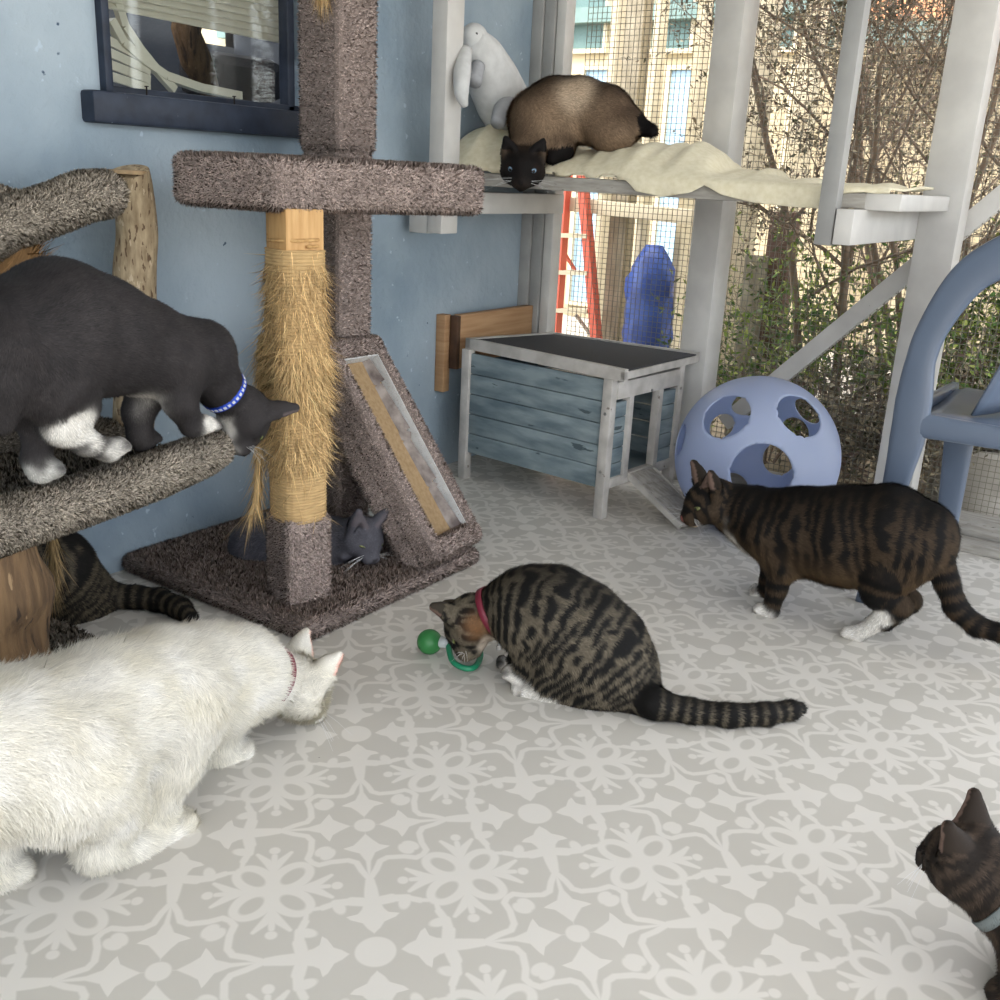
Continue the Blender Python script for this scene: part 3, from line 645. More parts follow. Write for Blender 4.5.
# slanted scratcher: carpeted wedge from tall post down to the front of the base
A0 = np.array([-1.80, 1.955, .555]); A1 = np.array([-1.46, 1.985, .075]); ax = A1 - A0; L_ = np.linalg.norm(ax); ax /= L_
sd_ = np.array([-.20, 1.0, 0]); sd_ -= ax * np.dot(sd_, ax); sd_ /= np.linalg.norm(sd_); up_ = np.cross(ax, sd_); up_ *= np.sign(up_[2])
cc = (A0 + A1) / 2 - up_ * .035; SM = np.array([ax, sd_, up_])
W2 = .122
sb_ = MB().obox(cc - up_ * .03, (L_ / 2 + .01, W2, .035), SM, bev=.018)
for s_ in (-1, 1): sb_.obox(cc + sd_ * s_ * (W2 - .017) + up_ * .022, (L_ / 2 + .01, .019, .035), SM, bev=.014)
for s_ in (-1, 1): sb_.obox(cc + ax * s_ * (L_ / 2 - .012) + up_ * .022, (.026, W2, .035), SM, bev=.014)
pile('scratcher_frame', sb_, tree, CARPET, 120000, L=.008, W=.003, seed=9)
inn = W2 - .034; il = L_ / 2 - .042
MB().obox(cc + up_ * .012, (il, inn, .006), SM).build('cardboard_pad', M['cardboard'], tree)
sc = MB()
def strip(a, w, ht, off, s_, k):
    pass
for s_ in (-1, 1):
    q0 = cc + sd_ * s_ * (inn - .004) - ax * il + up_ * .030; q1 = cc + sd_ * s_ * (inn - .002 - .003) + up_ * .030; q2 = cc + sd_ * s_ * (inn - .004) + ax * il + up_ * .030
    sc.beam(q0, q1, .004, .034, up=up_).beam(q1, q2, .004, .034, up=up_)
sc.beam(cc - ax * il + sd_ * -inn + up_ * .030, cc - ax * il + sd_ * inn + up_ * .030, .004, .034, up=up_)
sc.build('box_wall', M['plush'], tree)
SG = -1 if np.dot(sd_, CAM[0]) > 0 else 1
fl_ = MB(); zig = [(-1.0, .02), (-.72, .012), (-.70, .022), (-.15, .010), (-.05, .026), (.45, .010), (.5, .02), (1.0, .006)]
pl_ = [cc + ax * il * u - sd_ * SG * (inn - .018 - w_) + up_ * (.020 + .006 * (i % 2)) for i, (u, w_) in enumerate(zig)]
for i in range(len(pl_) - 1): fl_.beam(pl_[i], pl_[i + 1], .036, .003, up=up_ + sd_ * SG * .5)
tag(fl_.build('torn_flap', M['silver_card'], tree), label='torn silvery cardboard flap')

# ================================================================ log cat tree at the left
XC = -1.85
lt = empty('log_cat_tree', (-1.60, .9, 0), 'low cat tree of carpeted cradles on rough logs at the left edge', 'cat tree')
GREYC = np.array(lin((164, 154, 140)))
def H(px, py, x=XC): return hit(px, py, 0, x)
def bar(name, pts, rad, flat, col, n, seed, L=.008):
    mb = MB().tube(pts, rad, 18); V = mb.V[0]
    return pile(name, mb, lt, col, n, L=L, W=.003, seed=seed, var=.45)
# lower cradle: near rim, sunken bed and the far rim
XN = -1.51
rim = [H(-60, 545, XN), H(0, 526, XN), H(80, 501, XN), H(150, 477, XN), H(205, 454, XN), H(222, 446, XN)]
bar('cradle_rim', rim, [.042, .042, .041, .040, .037, .029], 1, GREYC, 90000, 21)
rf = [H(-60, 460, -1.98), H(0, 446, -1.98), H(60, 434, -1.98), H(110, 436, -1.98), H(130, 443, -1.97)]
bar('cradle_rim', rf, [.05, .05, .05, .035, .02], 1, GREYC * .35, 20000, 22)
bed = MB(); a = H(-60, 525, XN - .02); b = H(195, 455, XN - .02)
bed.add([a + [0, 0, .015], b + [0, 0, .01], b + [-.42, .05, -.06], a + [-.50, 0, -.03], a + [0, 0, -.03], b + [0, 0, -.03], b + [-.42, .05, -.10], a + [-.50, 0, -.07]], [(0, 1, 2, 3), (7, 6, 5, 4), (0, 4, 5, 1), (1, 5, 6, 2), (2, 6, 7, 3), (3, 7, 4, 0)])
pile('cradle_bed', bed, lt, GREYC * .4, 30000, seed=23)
# upper cradle
rim2 = [H(-60, 262), H(0, 226), H(50, 210), H(85, 196), H(108, 194), H(118, 196)]
bar('upper_cradle_rim', rim2, [.05, .045, .044, .046, .043, .03], 1, GREYC * 1.0, 40000, 24)
rim3 = [H(-60, 180, -2.02), H(0, 205, -2.02), H(45, 213, -2.02), H(75, 222, -2.0)]
bar('upper_cradle_rim', rim3, [.035, .035, .025, .015], 1, GREYC * 1.1, 14000, 25)
# logs
lg = MB(); lp_ = [H(132, 460, -1.985), H(135, 380, -1.985), H(134, 280, -1.97), H(137, 235, -1.965), H(133, 190, -1.955), H(128, 172, -1.95)]
lp2 = [lp_[0]]
def organic(pts, rad, seg=22, seed=0, amp=.06, sub=6):
    pts = np.array(pts); P = []; Rr = []
    t = np.linspace(0, len(pts) - 1, (len(pts) - 1) * sub + 1)
    for u in t:
        i = min(int(u), len(pts) - 2); f = u - i; P.append(pts[i] * (1 - f) + pts[i + 1] * f); Rr.append(rad[i] * (1 - f) + rad[i + 1] * f)
    P = np.array(P); K = np.ones(5) / 5; Ps = P.copy()
    for k in range(3): Ps[2:-2, k] = np.convolve(P[:, k], K, 'valid')
    mb = MB().tube(Ps, Rr, seg); V = mb.V[0]; c = np.repeat(Ps, seg, 0); d = V - c
    mb.V[0] = c + d * (1 + amp * (vnoise(V, 18, seed) - .5) * 2)[:, None]; return mb
organic(lp_, [.047, .047, .046, .044, .042, .044], seed=4).build('log', M['bark'], lt, smooth=True, auto=50)
MB().tube([lp_[-1] - [0, 0, .004], lp_[-1] + [0, 0, .004]], .041, 22).build('log_end', M['log_end'], lt)
st_ = [np.array([-1.60, .825, z]) + np.array([.006 * math.sin(z * 30), .01 * math.cos(z * 23), 0]) for z in (0.0, .09, .18, .27, .36)]
organic(st_, [.112, .104, .098, .100, .104], 30, 9, .13).build('stump', M['stump_bark'], lt, smooth=True, auto=50)
st2 = MB().tube([H(2, 330, -1.93), H(-12, 238, -1.93)], [.075, .085], 22)
frayed('sisal_post', st2, lt, 2500, .05, .0018, np.array(lin((140, 108, 72))), 31, (.1, .3, .9), .3)
tassel('sisal_tassel', lt, [H(52, 530, -1.66), H(54, 560, -1.66), H(52, 590, -1.66)], [.006, .005, .004], 320, .06, 32, SIS * .5)
pile('foot_pad', MB().obox((-1.75, .93, .012), (.17, .22, .012), bev=.008), lt, GREYC * .8, 14000, seed=33)

# ================================================================ small blue cat house
hs = empty('cat_house', (-1.67, 2.87, 0), 'small weathered blue plank cat house with white legs and black felt roof', 'cat house')
hc = np.array([-1.383, 2.63, 0]); an = R(-5.5); ex = np.array([math.cos(an), math.sin(an), 0]); ey = np.array([-math.sin(an), math.cos(an), 0]); ez = np.array([0, 0, 1.0]); HM = np.array([ex, ey, ez])
def hp(x, y, z): return hc + ex * x + ey * y + ez * z          # house frame: x = 0 at the door side, y = 0 at the near side
Wd, Dp = .598, .42
def hbx(x0, x1, y0, y1, z0, z1, mb=None, bev=.002, mi=0): return (mb or MB()).obox(hp((x0 + x1) / 2, (y0 + y1) / 2, (z0 + z1) / 2), (abs(x1 - x0) / 2, abs(y1 - y0) / 2, abs(z1 - z0) / 2), HM, mi, bev)
hh = .442
for (x, y) in ((-.032, .0), (-.032, Dp - .03), (-Wd, 0), (-Wd, Dp - .03)): hbx(x, x + .032, y, y + .032, 0, hh).build('leg', M['house_white'], hs, auto=40)
def planks(fn, z0, z1, n, name):
    mb = MB(); h = (z1 - z0) / n
    for i in range(n): fn(z0 + i * h + .0012, z0 + (i + 1) * h - .0012, mb)
    return mb.build(name, M['house_blue'], hs, auto=40)
planks(lambda a, b, m: hbx(-Wd + .03, -.03, .012, .024, a, b, m), .092, .430, 5, 'side_panel')
planks(lambda a, b, m: hbx(-Wd + .03, -.03, Dp - .02, Dp - .01, a, b, m), .115, .40, 5, 'side_panel')
planks(lambda a, b, m: hbx(-Wd + .010, -Wd + .02, .03, Dp - .03, a, b, m), .115, .40, 5, 'side_panel')
dz0, dz1 = .135, .352; dy0, dy1 = .125, .27
planks(lambda a, b, m: hbx(-.020, -.008, .03, dy0 - .02, a, b, m), .12, .36, 5, 'front_panel'); planks(lambda a, b, m: hbx(-.020, -.008, dy1 + .02, Dp - .03, a, b, m), .12, .36, 5, 'front_panel')
for q0 in (dy0 - .025, dy1): hbx(-.024, .003, q0, q0 + .025, .11, .375).build('door_trim', M['house_white'], hs, auto=40)
hbx(-.024, .004, .03, Dp - .03, .372, .425).build('cross_trim', M['house_white'], hs, auto=40); hbx(-.024, .002, .03, Dp - .03, .095, .125).build('cross_trim', M['house_white'], hs, auto=40)
hbx(-Wd + .02, -.01, .02, Dp - .02, .11, .12).build('house_floor', M['house_blue'], hs)
for (x, y, z, ax_) in ((-.016, -.001, .33, -ey), (-.016, -.001, .15, -ey), (.0, Dp - .015, .36, ex), (.0, Dp - .015, .17, ex), (.004, .22, .378, ex)):
    MB().lathe([(.0001, 0), (.005, 0), (.004, .003)], hp(x, y, z), 10, axis=ax_).build('screw', M['steel'], hs)
# hinged roof standing slightly proud, tilted towards the door side
RC = np.array([[(-1.332, 2.605, .476), (-1.340, 3.150, .463)], [(-1.985, 2.715, .474), (-1.955, 3.205, .449)]])   # [door side, far side][front, back]
def rp_(u, v, dz): return (RC[0, 0] * (1 - u) * (1 - v) + RC[0, 1] * (1 - u) * v + RC[1, 0] * u * (1 - v) + RC[1, 1] * u * v) + np.array([0, 0, dz])
def slab(u0, u1, v0, v1, dz0_, dz1_):
    V = [rp_(u, v, dz) for dz in (dz0_, dz1_) for (u, v) in ((u0, v0), (u1, v0), (u1, v1), (u0, v1))]
    return V, [(3, 2, 1, 0), (4, 5, 6, 7), (0, 1, 5, 4), (1, 2, 6, 5), (2, 3, 7, 6), (3, 0, 4, 7)]
MB().add(*slab(.01, .97, .03, .97, -.022, -.004)).build('roof', M['felt'], hs)
for q in ((0, 1, 0, .04, -.036, 0.0), (.97, 1, 0, 1, -.03, 0.0), (0, .02, 0, 1, -.03, -.008), (0, 1, .97, 1, -.024, 0.002)): MB().add(*slab(*q)).build('roof_trim', M['house_white'], hs, auto=40)
# ramp let down from the doorway
r0 = hp(.0, .20, .118); r1 = np.array([-1.135, 2.765, .010]); rd = r1 - r0; rl = np.linalg.norm(rd); rd /= rl; rs = ey - rd * np.dot(ey, rd); rs /= np.linalg.norm(rs); ru = np.cross(rd, rs)
t_ = MB()
for i in range(4): t_.obox(r0 + rd * rl * (i + .5) / 4, (rl / 8 - .0012, .062, .005), np.array([rd, rs, ru]), bev=.001)
rmp = t_.build('ramp', M['weathered'], hs, auto=40)
t_ = MB()
for s_ in (-1, 1): t_.obox((r0 + r1) / 2 + rs * s_ * .066, (rl / 2, .004, .009), np.array([rd, rs, ru]))
t_.build('ramp_edge', M['house_white'], rmp, auto=40)

# plank crate leaning on the wall behind the house
pk = empty('timber_plank', (-2.05, 2.95, .38), 'bare pine board fixed on the blue wall behind the cat house', 'board')
MB().box((-2.06, 2.745, .36), (-2.03, 3.19, .540), bev=.003).build('board', M['pine'], pk, auto=40)
MB().box((-2.06, 2.725, .36), (-2.028, 2.744, .538), bev=.002).build('end_batten', M['dark_wood'], pk, auto=40)
MB().box((-2.099, 2.70, .28), (-2.062, 2.735, .54), bev=.002).build('end_batten', M['pine'], pk, auto=40)

# ================================================================ pale blue ball with holes
bc = np.array([-1.008, 2.877, .225]); BR = .24
def ball():
    bm = bmesh.new(); bmesh.ops.create_icosphere(bm, subdivisions=6, radius=1.0)
    V = np.array([v.co[:] for v in bm.verts]); F = np.array([[v.index for v in f.verts] for f in bm.faces]); bm.free()
    fv = EYE - bc; fv /= np.linalg.norm(fv); rt = CAM[0]; rt = rt - fv * np.dot(rt, fv); rt /= np.linalg.norm(rt); up = np.cross(fv, rt) * -1
    if up[2] < 0: up = -up
    holes = []
    # (right, up, radius) on the front of the sphere, from the photo
    for x, y, r in ((-.36, .50, .30), (.50, .50, .29), (.06, -.20, .36), (-.93, .22, .2)):
        z = math.sqrt(max(0, 1 - x * x - y * y)); holes.append((fv * z + rt * x + up * y, r))
    for x, y, r in ((-.14, .70, .19), (-.46, .42, .18), (.64, .60, .20), (.50, .34, .20), (.30, -.02, .22), (-.3, -.4, .2)):
        z = -math.sqrt(max(0, 1 - x * x - y * y)); holes.append((fv * z + rt * x + up * y, r))
    lo = V[:, 2] < -.93; V[lo, 2] = -.93
    # pull the vertices near each rim onto the rim so that the holes are round
    rem = np.zeros(len(V), bool)
    Vn = V / np.linalg.norm(V, axis=1)[:, None]
    for c, r in holes:
        d = np.arccos(np.clip(Vn @ c, -1, 1)); near = (d > r - .017) & (d < r + .017)
        t = Vn - c * (Vn @ c)[:, None]; t /= np.linalg.norm(t, axis=1)[:, None] + 1e-9
        Q = c * math.cos(r) + t * math.sin(r); V[near] = Q[near]; rem |= d < r - .017
    F = F[~rem[F].any(1)]
    me = bpy.data.meshes.new('shell'); keep = np.unique(F); mp = -np.ones(len(V), int); mp[keep] = np.arange(len(keep))
    me.from_pydata([tuple(v) for v in (V[keep] * BR + bc)], [], mp[F].tolist()); me.polygons.foreach_set('use_smooth', [True] * len(F))
    me.materials.append(M['ball_blue']); return me
bl_ = empty('cat_ball', bc - [0, 0, .2232], 'large pale blue hollow plastic ball bed with round holes', 'pet ball')
o = bpy.data.objects.new('shell', ball()); link(o, bl_); so_ = o.modifiers.new('Solidify', 'SOLIDIFY'); so_.thickness = .004; so_.offset = 0

# ================================================================ blue plastic armchair (cut by the frame)
ch = empty('plastic_chair', (-.25, 2.75, 0), 'grey blue moulded plastic armchair cut off by the right edge', 'chair')
def ribbon(path, widths, thick, nrm, name, closed=False, sub=6):
    """moulded plastic band along path; widths across nrm x tangent; rounded"""
    path = np.array(path, float); n = len(path); ts = np.linspace(0, n - 1, (n - 1) * sub + 1)
    def cr(A, u):
        i = int(min(max(math.floor(u), 0), n - 2)); f = u - i; p0 = A[max(i - 1, 0)]; p1 = A[i]; p2 = A[i + 1]; p3 = A[min(i + 2, n - 1)]
        return .5 * ((2 * p1) + (p2 - p0) * f + (2 * p0 - 5 * p1 + 4 * p2 - p3) * f * f + (3 * p1 - p0 - 3 * p2 + p3) * f ** 3)
    P = np.array([cr(path, u) for u in ts]); Wd_ = np.interp(ts, range(n), widths); Nn = np.array([np.array(cr(np.broadcast_to(np.array(nrm, float), (n, 3)) if np.ndim(nrm) == 1 else np.array(nrm, float), u)) for u in ts])
    T = np.gradient(P, axis=0); T /= np.linalg.norm(T, axis=1)[:, None]; V = []; seg = 16
    for i in range(len(P)):
        nn = Nn[i] - T[i] * np.dot(Nn[i], T[i]); nn /= np.linalg.norm(nn); sd = np.cross(T[i], nn)
        for k in range(seg):
            a = 2 * math.pi * k / seg; c, s_ = math.cos(a), math.sin(a); e = .55
            V.append(P[i] + sd * np.sign(c) * abs(c) ** e * Wd_[i] / 2 + nn * np.sign(s_) * abs(s_) ** e * thick / 2)
    m = len(P); F = [[i * seg + k, i * seg + (k + 1) % seg, (i + 1) * seg + (k + 1) % seg, (i + 1) * seg + k] for i in range(m - 1) for k in range(seg)] + [list(range(seg))[::-1], [(m - 1) * seg + k for k in range(seg)]]
    return MB().add(V, F).build(name, M['chair_blue'], ch, smooth=True)
def C1(px, py, Y=2.53): return hit(px, py, 1, Y)
YN = (0, 1, 0)
leg1 = [C1(862, 604), C1(880, 545), C1(896, 483), C1(907, 440), C1(914, 400), C1(921, 360), C1(935, 325), C1(965, 282), C1(1000, 258), C1(1060, 236), C1(1150, 226)]
lw_ = [.035, .045, .062, .082, .085, .068, .070, .082, .09, .10, .10]
ribbon(leg1, lw_, .032, YN, 'leg_and_arm')
e_ = leg1[-1]
ribbon([e_, e_ + [.10, .08, .01], e_ + [.14, .26, .01], e_ + [.10, .44, .01], e_ + [.0, .52, .0]], [.10, .11, .11, .11, .09], .03, (1, 0, 0), 'top_rail')
for yy in (2.60, 3.02): ribbon([(-.02, yy, 0), (-.04, yy, .25), (-.07, yy, .49)], [.05, .065, .085], .03, YN, 'leg')
def C2(px, py, Y=2.86): return hit(px, py, 1, Y)
ribbon([C2(944, 560), C2(948, 520), C2(953, 483), C2(959, 440), C2(963, 410)], [.045, .055, .065, .075, .08], .03, YN, 'leg')
# seat: slab with rolled front and side edge
zs = .50; seat = MB(); nx, ny = 14, 14; V = []
xs0 = -.56
for i in range(nx):
    for j in range(ny):
        u, v = i / (nx - 1), j / (ny - 1); x = xs0 + .03 + .52 * u; y = 2.54 + .53 * v
        e = min(u, v, 1 - v) * 2; z = zs - .018 * math.exp(-((min(u, v, 1 - v)) / .06) ** 2) - .012 * math.sin(math.pi * v) ** 2
        V.append((x, y, z))
F = [[i * ny + j, (i + 1) * ny + j, (i + 1) * ny + j + 1, i * ny + j + 1] for i in range(nx - 1) for j in range(ny - 1)]
se = seat.add(V, F).build('seat', M['chair_blue'], ch, smooth=True); md = se.modifiers.new('Solidify', 'SOLIDIFY'); md.thickness = .006
ribbon([(xs0 + .015, 2.53, .475), (xs0 + .15, 2.53, .475), (xs0 + .35, 2.53, .475), (xs0 + .60, 2.53, .475)], [.065, .055, .052, .052], .03, YN, 'seat_apron')
ribbon([(xs0 + .03, 2.54, .475), (xs0 + .02, 2.66, .475), (xs0 + .02, 2.80, .475), (xs0 + .03, 3.06, .475)], [.055] * 4, .025, (1, 0, 0), 'seat_apron')
# back: curved panel with slots
V = []; nx, ny = 18, 12
for i in range(nx):
    for j in range(ny):
        u, v = i / (nx - 1), j / (ny - 1); y = 2.61 + .44 * u; bowx = .06 * (1 - (2 * u - 1) ** 2)
        V.append((-.37 + .13 * v + bowx - .03, y, .50 + .40 * v))
F = [[i * ny + j, (i + 1) * ny + j, (i + 1) * ny + j + 1, i * ny + j + 1] for i in range(nx - 1) for j in range(ny - 1) if not (2 <= j <= 9 and i % 4 == 3)]
bk = MB().add(V, F).build('backrest', M['chair_blue'], ch, smooth=True); md = bk.modifiers.new('Solidify', 'SOLIDIFY'); md.thickness = .006

# ================================================================ toy
ty = empty('cat_toy', (-1.2, 1.60, 0), 'green rubber ball toy with curved teal tube beside the cat nose', 'cat toy')
tb = np.array([-1.222, 1.582, .0275]); th_ = MB(); prof = [(.0275 * math.sin(math.pi * i / 16) + 1e-4, -.0275 * math.cos(math.pi * i / 16)) for i in range(17)]
th_.lathe(prof, tb, 28).build('ball', M['toy_green'], ty, smooth=True)
MB().tube([tb + [.022, .008, 0.004], tb + [.040, .014, .002]], [.014, .009], 16).build('collar_ring', M['clear'], ty, smooth=True)
def Z(px, py, z): return hit(px, py, 2, z)
tp_ = [tb + [.04, .014, .002], Z(451, 661, .013), Z(462, 668, .009), Z(472, 669, .008), Z(478, 664, .008), Z(481, 655, .008), Z(480, 652, .008)]
organic(tp_, [.0065] * 7, 12, 1, 0.0, 5).build('tube', M['toy_teal'], ty, smooth=True)

# ================================================================ towel on the shelf, plush toy
tw = empty('towel', (-1.5, 2.8, 1.0), 'rumpled cream towel spread along the shelf under the cat', 'towel')
def cloth(name, fn, nu, nv, m, parent, thick=.006):
    V = [fn(i / (nu - 1), j / (nv - 1)) for i in range(nu) for j in range(nv)]
    F = [[i * nv + j, (i + 1) * nv + j, (i + 1) * nv + j + 1, i * nv + j + 1] for i in range(nu - 1) for j in range(nv - 1)]
    o = MB().add(V, F).build(name, M[m], parent, smooth=True); md = o.modifiers.new('Solidify', 'SOLIDIFY'); md.thickness = thick; md.offset = 1; return o
sstep = lambda a, b, x: (lambda t: t * t * (3 - 2 * t))(min(1, max(0, (x - a) / (b - a))))
def hump(X_, pts):
    return float(np.interp(X_, [p[0] for p in pts], [p[1] for p in pts]))
# height of the towel crest along X (bundled at left, hump right of the cat, flat at right)
crest = [(-2.06, .13), (-1.98, .16), (-1.90, .12), (-1.80, .07), (-1.70, .088), (-1.64, .09), (-1.58, .085), (-1.46, .10), (-1.36, .10), (-1.28, .085), (-1.20, .05), (-1.10, .018), (-.95, .008), (-.70, .008)]
edge = [(-2.06, 2.66), (-1.95, 2.66), (-1.80, 2.70), (-1.60, 2.68), (-1.50, 2.66), (-1.42, 2.645), (-1.3, 2.642), (-1.1, 2.642), (-.9, 2.642), (-.70, 2.66)]
hang = [(-2.06, 0.0), (-1.55, .0), (-1.40, .0), (-1.36, .034), (-1.28, .045), (-1.20, .03), (-1.16, .006), (-1.11, .03), (-1.02, .045), (-.9, .05), (-.84, .05), (-.80, .012), (-.70, .0)]
def towel_fn(u, v):
    x = -2.06 + u * 1.375; e = hump(x, edge); c = hump(x, crest); h_ = hump(x, hang)
    ruff = .006 * math.sin(x * 40 + 3 * v) + .004 * math.sin(x * 90 + v * 9)
    if v < .25:                                    # part hanging over the front edge
        k = v / .25; return np.array([x, e - .006 - .004 * math.sin(x * 55) * (1 - k), .998 - h_ * (1 - k) + .004])
    k = (v - .25) / .75; y = e + k * (3.14 - e) * .93
    prof_ = math.sin(min(1, k * 1.6) * math.pi / 2) ** .7 if k < .625 else 1 - .35 * sstep(.625, 1, k)
    return np.array([x, y, 1.002 + c * prof_ + (.010 * math.sin(x * 26 + 6 * v) if -1.75 < x < -1.1 else .004 * math.sin(x * 60 + 4 * v)) * min(1, k * 3) + ruff * min(1, k * 4) * (1 if c > .02 else .5) + .002])
cloth('cloth', towel_fn, 160, 40, 'towel', tw)
tag(tw, kind=None)
ps = empty('plush_toy', (-2.03, 2.95, 1.12), 'white plush seal toy leaning upright against the wall at shelf end', 'plush toy')

def smooth_tube(name, pts, rad, m, parent, flat=1.0): return organic(pts, rad, 20, 3, 0.0, 6).build(name, M[m], parent, smooth=True)
X2 = -1.98
smooth_tube('torso', [hit(470, 40, 0, X2), hit(482, 55, 0, X2), hit(492, 78, 0, X2), hit(503, 102, 0, X2), hit(512, 122, 0, X2), hit(516, 140, 0, X2)], [.045, .066, .082, .088, .078, .045], 'plush', ps)
hd_ = MB(); hc2 = hit(474, 38, 0, X2); hd_.lathe([(.042 * math.sin(math.pi * i / 14) + 1e-4, -.042 * math.cos(math.pi * i / 14)) for i in range(15)], hc2, 24); hd_.build('head', M['plush'], ps, smooth=True)
smooth_tube('flipper', [hit(466, 50, 0, X2 + .05), hit(462, 72, 0, X2 + .08), hit(461, 94, 0, X2 + .09), hit(465, 106, 0, X2 + .09)], [.018, .026, .022, .010], 'plush', ps)
smooth_tube('flipper', [hit(512, 100, 0, X2 + .04), hit(503, 112, 0, X2 + .075), hit(497, 124, 0, X2 + .08)], [.03, .034, .022], 'plush_grey', ps)
smooth_tube('patch', [hit(478, 66, 0, X2 + .03), hit(474, 82, 0, X2 + .05)], [.022, .024], 'plush_grey', ps)
ey_ = MB(); fe = EYE - hc2; fe /= np.linalg.norm(fe); ey_.lathe([(1e-4, .003), (.004, .002), (.005, 0)], hc2 + fe * .041 + np.array([.004, .006, .012]), 10, axis=fe); ey_.build('eye', M['black'], ps)
# ================================================================ bodies from blended volumes
class Blob:
    """body of tapered capsules and ellipsoids, smoothly blended, meshed as one continuous surface"""
    def __init__(s): s.P = []; s.g = 0; s.spine = None; s.rs = 1.0; s.hd = None
    def cap(s, a, b, ra, rb, k=.02, tag='body', s0=0.0, fl=1.0, g=None):
        if g is None: s.g += 1; g = s.g
        s.P.append(dict(t='c', g=g, a=np.array(a, float), b=np.array(b, float), ra=ra * s.rs, rb=rb * s.rs, k=k, tag=tag, s0=s0, fl=fl)); return s
    def chain(s, pts, rad, k=.02, tag='body', s0=0.0):
        L = s0; s.g += 1; g = s.g
        if tag == 'body' and s.spine is None: s.spine = [np.array(p, float) for p in pts]
        for i in range(len(pts) - 1):
            s.cap(pts[i], pts[i + 1], rad[i], rad[i + 1], k, tag, L, 1.0, g); L += np.linalg.norm(np.array(pts[i + 1]) - np.array(pts[i]))
        return L
    def ell(s, c, rad, M_=np.eye(3), k=.02, tag='body', s0=0.0, flow=None):
        M_ = np.array(M_, float); s.g += 1; s.P.append(dict(t='e', g=s.g, a=np.array(c, float), r=np.array(rad, float) * s.rs, M=M_, k=k, tag=tag, s0=s0, flow=np.array(flow if flow is not None else -M_[0], float))); return s
    def dist(s, p, X_):
        if p['t'] == 'c':
            ba = p['b'] - p['a']; l2 = ba @ ba + 1e-12; h = np.clip(((X_ - p['a']) @ ba) / l2, 0, 1)
            q = X_ - p['a'] - h[..., None] * ba; return np.sqrt((q * q).sum(-1)) - (p['ra'] + (p['rb'] - p['ra']) * h)
        q = (X_ - p['a']) @ p['M'].T; k0 = np.sqrt(((q / p['r']) ** 2).sum(-1)); k1 = np.sqrt(((q / p['r'] ** 2) ** 2).sum(-1)) + 1e-9
        return k0 * (k0 - 1) / k1
    def ext(s, p):
        if p['t'] == 'c':
            r = max(p['ra'], p['rb']); return np.minimum(p['a'], p['b']) - r, np.maximum(p['a'], p['b']) + r
        r = max(p['r']); return p['a'] - r, p['a'] + r
    def mesh(s, h=.0045):
        E_ = [s.ext(p) for p in s.P]; lo = np.min([e[0] for e in E_], 0) - .03; hi = np.max([e[1] for e in E_], 0) + .03
        n = np.ceil((hi - lo) / h).astype(int) + 1
        D = np.full(n, .06, np.float32)
        ax_ = [lo[i] + h * np.arange(n[i]) for i in range(3)]
        gs = sorted({p['g'] for p in s.P})
        for gi in gs:
            mem = [(p, e) for p, e in zip(s.P, E_) if p['g'] == gi]; k = mem[0][0]['k']; m = k + .03
            l_ = np.min([e[0] for p, e in mem], 0); h_ = np.max([e[1] for p, e in mem], 0)
            i0 = np.maximum(((l_ - m - lo) / h).astype(int), 0); i1 = np.minimum(((h_ + m - lo) / h).astype(int) + 2, n)
            G = np.stack(np.meshgrid(*[ax_[i][i0[i]:i1[i]] for i in range(3)], indexing='ij'), -1); d = None; ki = .012
            for p, e in mem:
                dd = s.dist(p, G)
                if d is None: d = dd
                else: q = np.maximum(ki - np.abs(d - dd), 0) / ki; d = np.minimum(d, dd) - q * q * ki * .25
            sl = tuple(slice(i0[i], i1[i]) for i in range(3)); o = D[sl]
            hh_ = np.maximum(k - np.abs(o - d), 0) / k; D[sl] = np.minimum(o, d) - hh_ * hh_ * k * .25
        # surface nets
        S = D < 0; c = np.zeros(np.array(D.shape) - 1, np.int8)
        for a in (0, 1):
            for b in (0, 1):
                for d_ in (0, 1): c += S[a:a + c.shape[0], b:b + c.shape[1], d_:d_ + c.shape[2]]
        act = np.argwhere((c > 0) & (c < 8)); idx = -np.ones(c.shape, np.int64); idx[tuple(act.T)] = np.arange(len(act))
        acc = np.zeros((len(act), 3)); cnt = np.zeros(len(act)); cor = [np.array(q) for q in [(a, b, d_) for a in (0, 1) for b in (0, 1) for d_ in (0, 1)]]
        for p in cor:
            for ax in range(3):
                if p[ax]: continue
                q = p.copy(); q[ax] = 1; dp = D[tuple((act + p).T)]; dq = D[tuple((act + q).T)]; m = (dp < 0) != (dq < 0)
                t = np.where(m, dp / np.where(m, dp - dq, 1), 0); pt = p[None] + t[:, None] * (q - p)[None]; acc[m] += pt[m]; cnt[m] += 1
        V = lo + h * (act + acc / cnt[:, None]); Fs = []
        for ax in range(3):
            b, d_ = (ax + 1) % 3, (ax + 2) % 3
            sl0 = [slice(None)] * 3; sl1 = [slice(None)] * 3; sl0[ax] = slice(0, -1); sl1[ax] = slice(1, None)
            A, B = S[tuple(sl0)], S[tuple(sl1)]; e = np.argwhere(A != B); inside = A[tuple(e.T)]
            m = (e[:, b] > 0) & (e[:, d_] > 0) & (e[:, b] < c.shape[b]) & (e[:, d_] < c.shape[d_]) ; e = e[m]; inside = inside[m]
            eb = np.zeros(3, int); eb[b] = 1; ed = np.zeros(3, int); ed[d_] = 1
            q = np.stack([idx[tuple((e - eb - ed).T)], idx[tuple((e - ed).T)], idx[tuple(e.T)], idx[tuple((e - eb).T)]], 1)
            q[~inside] = q[~inside][:, ::-1]; Fs.append(q)
        F = np.concatenate(Fs)
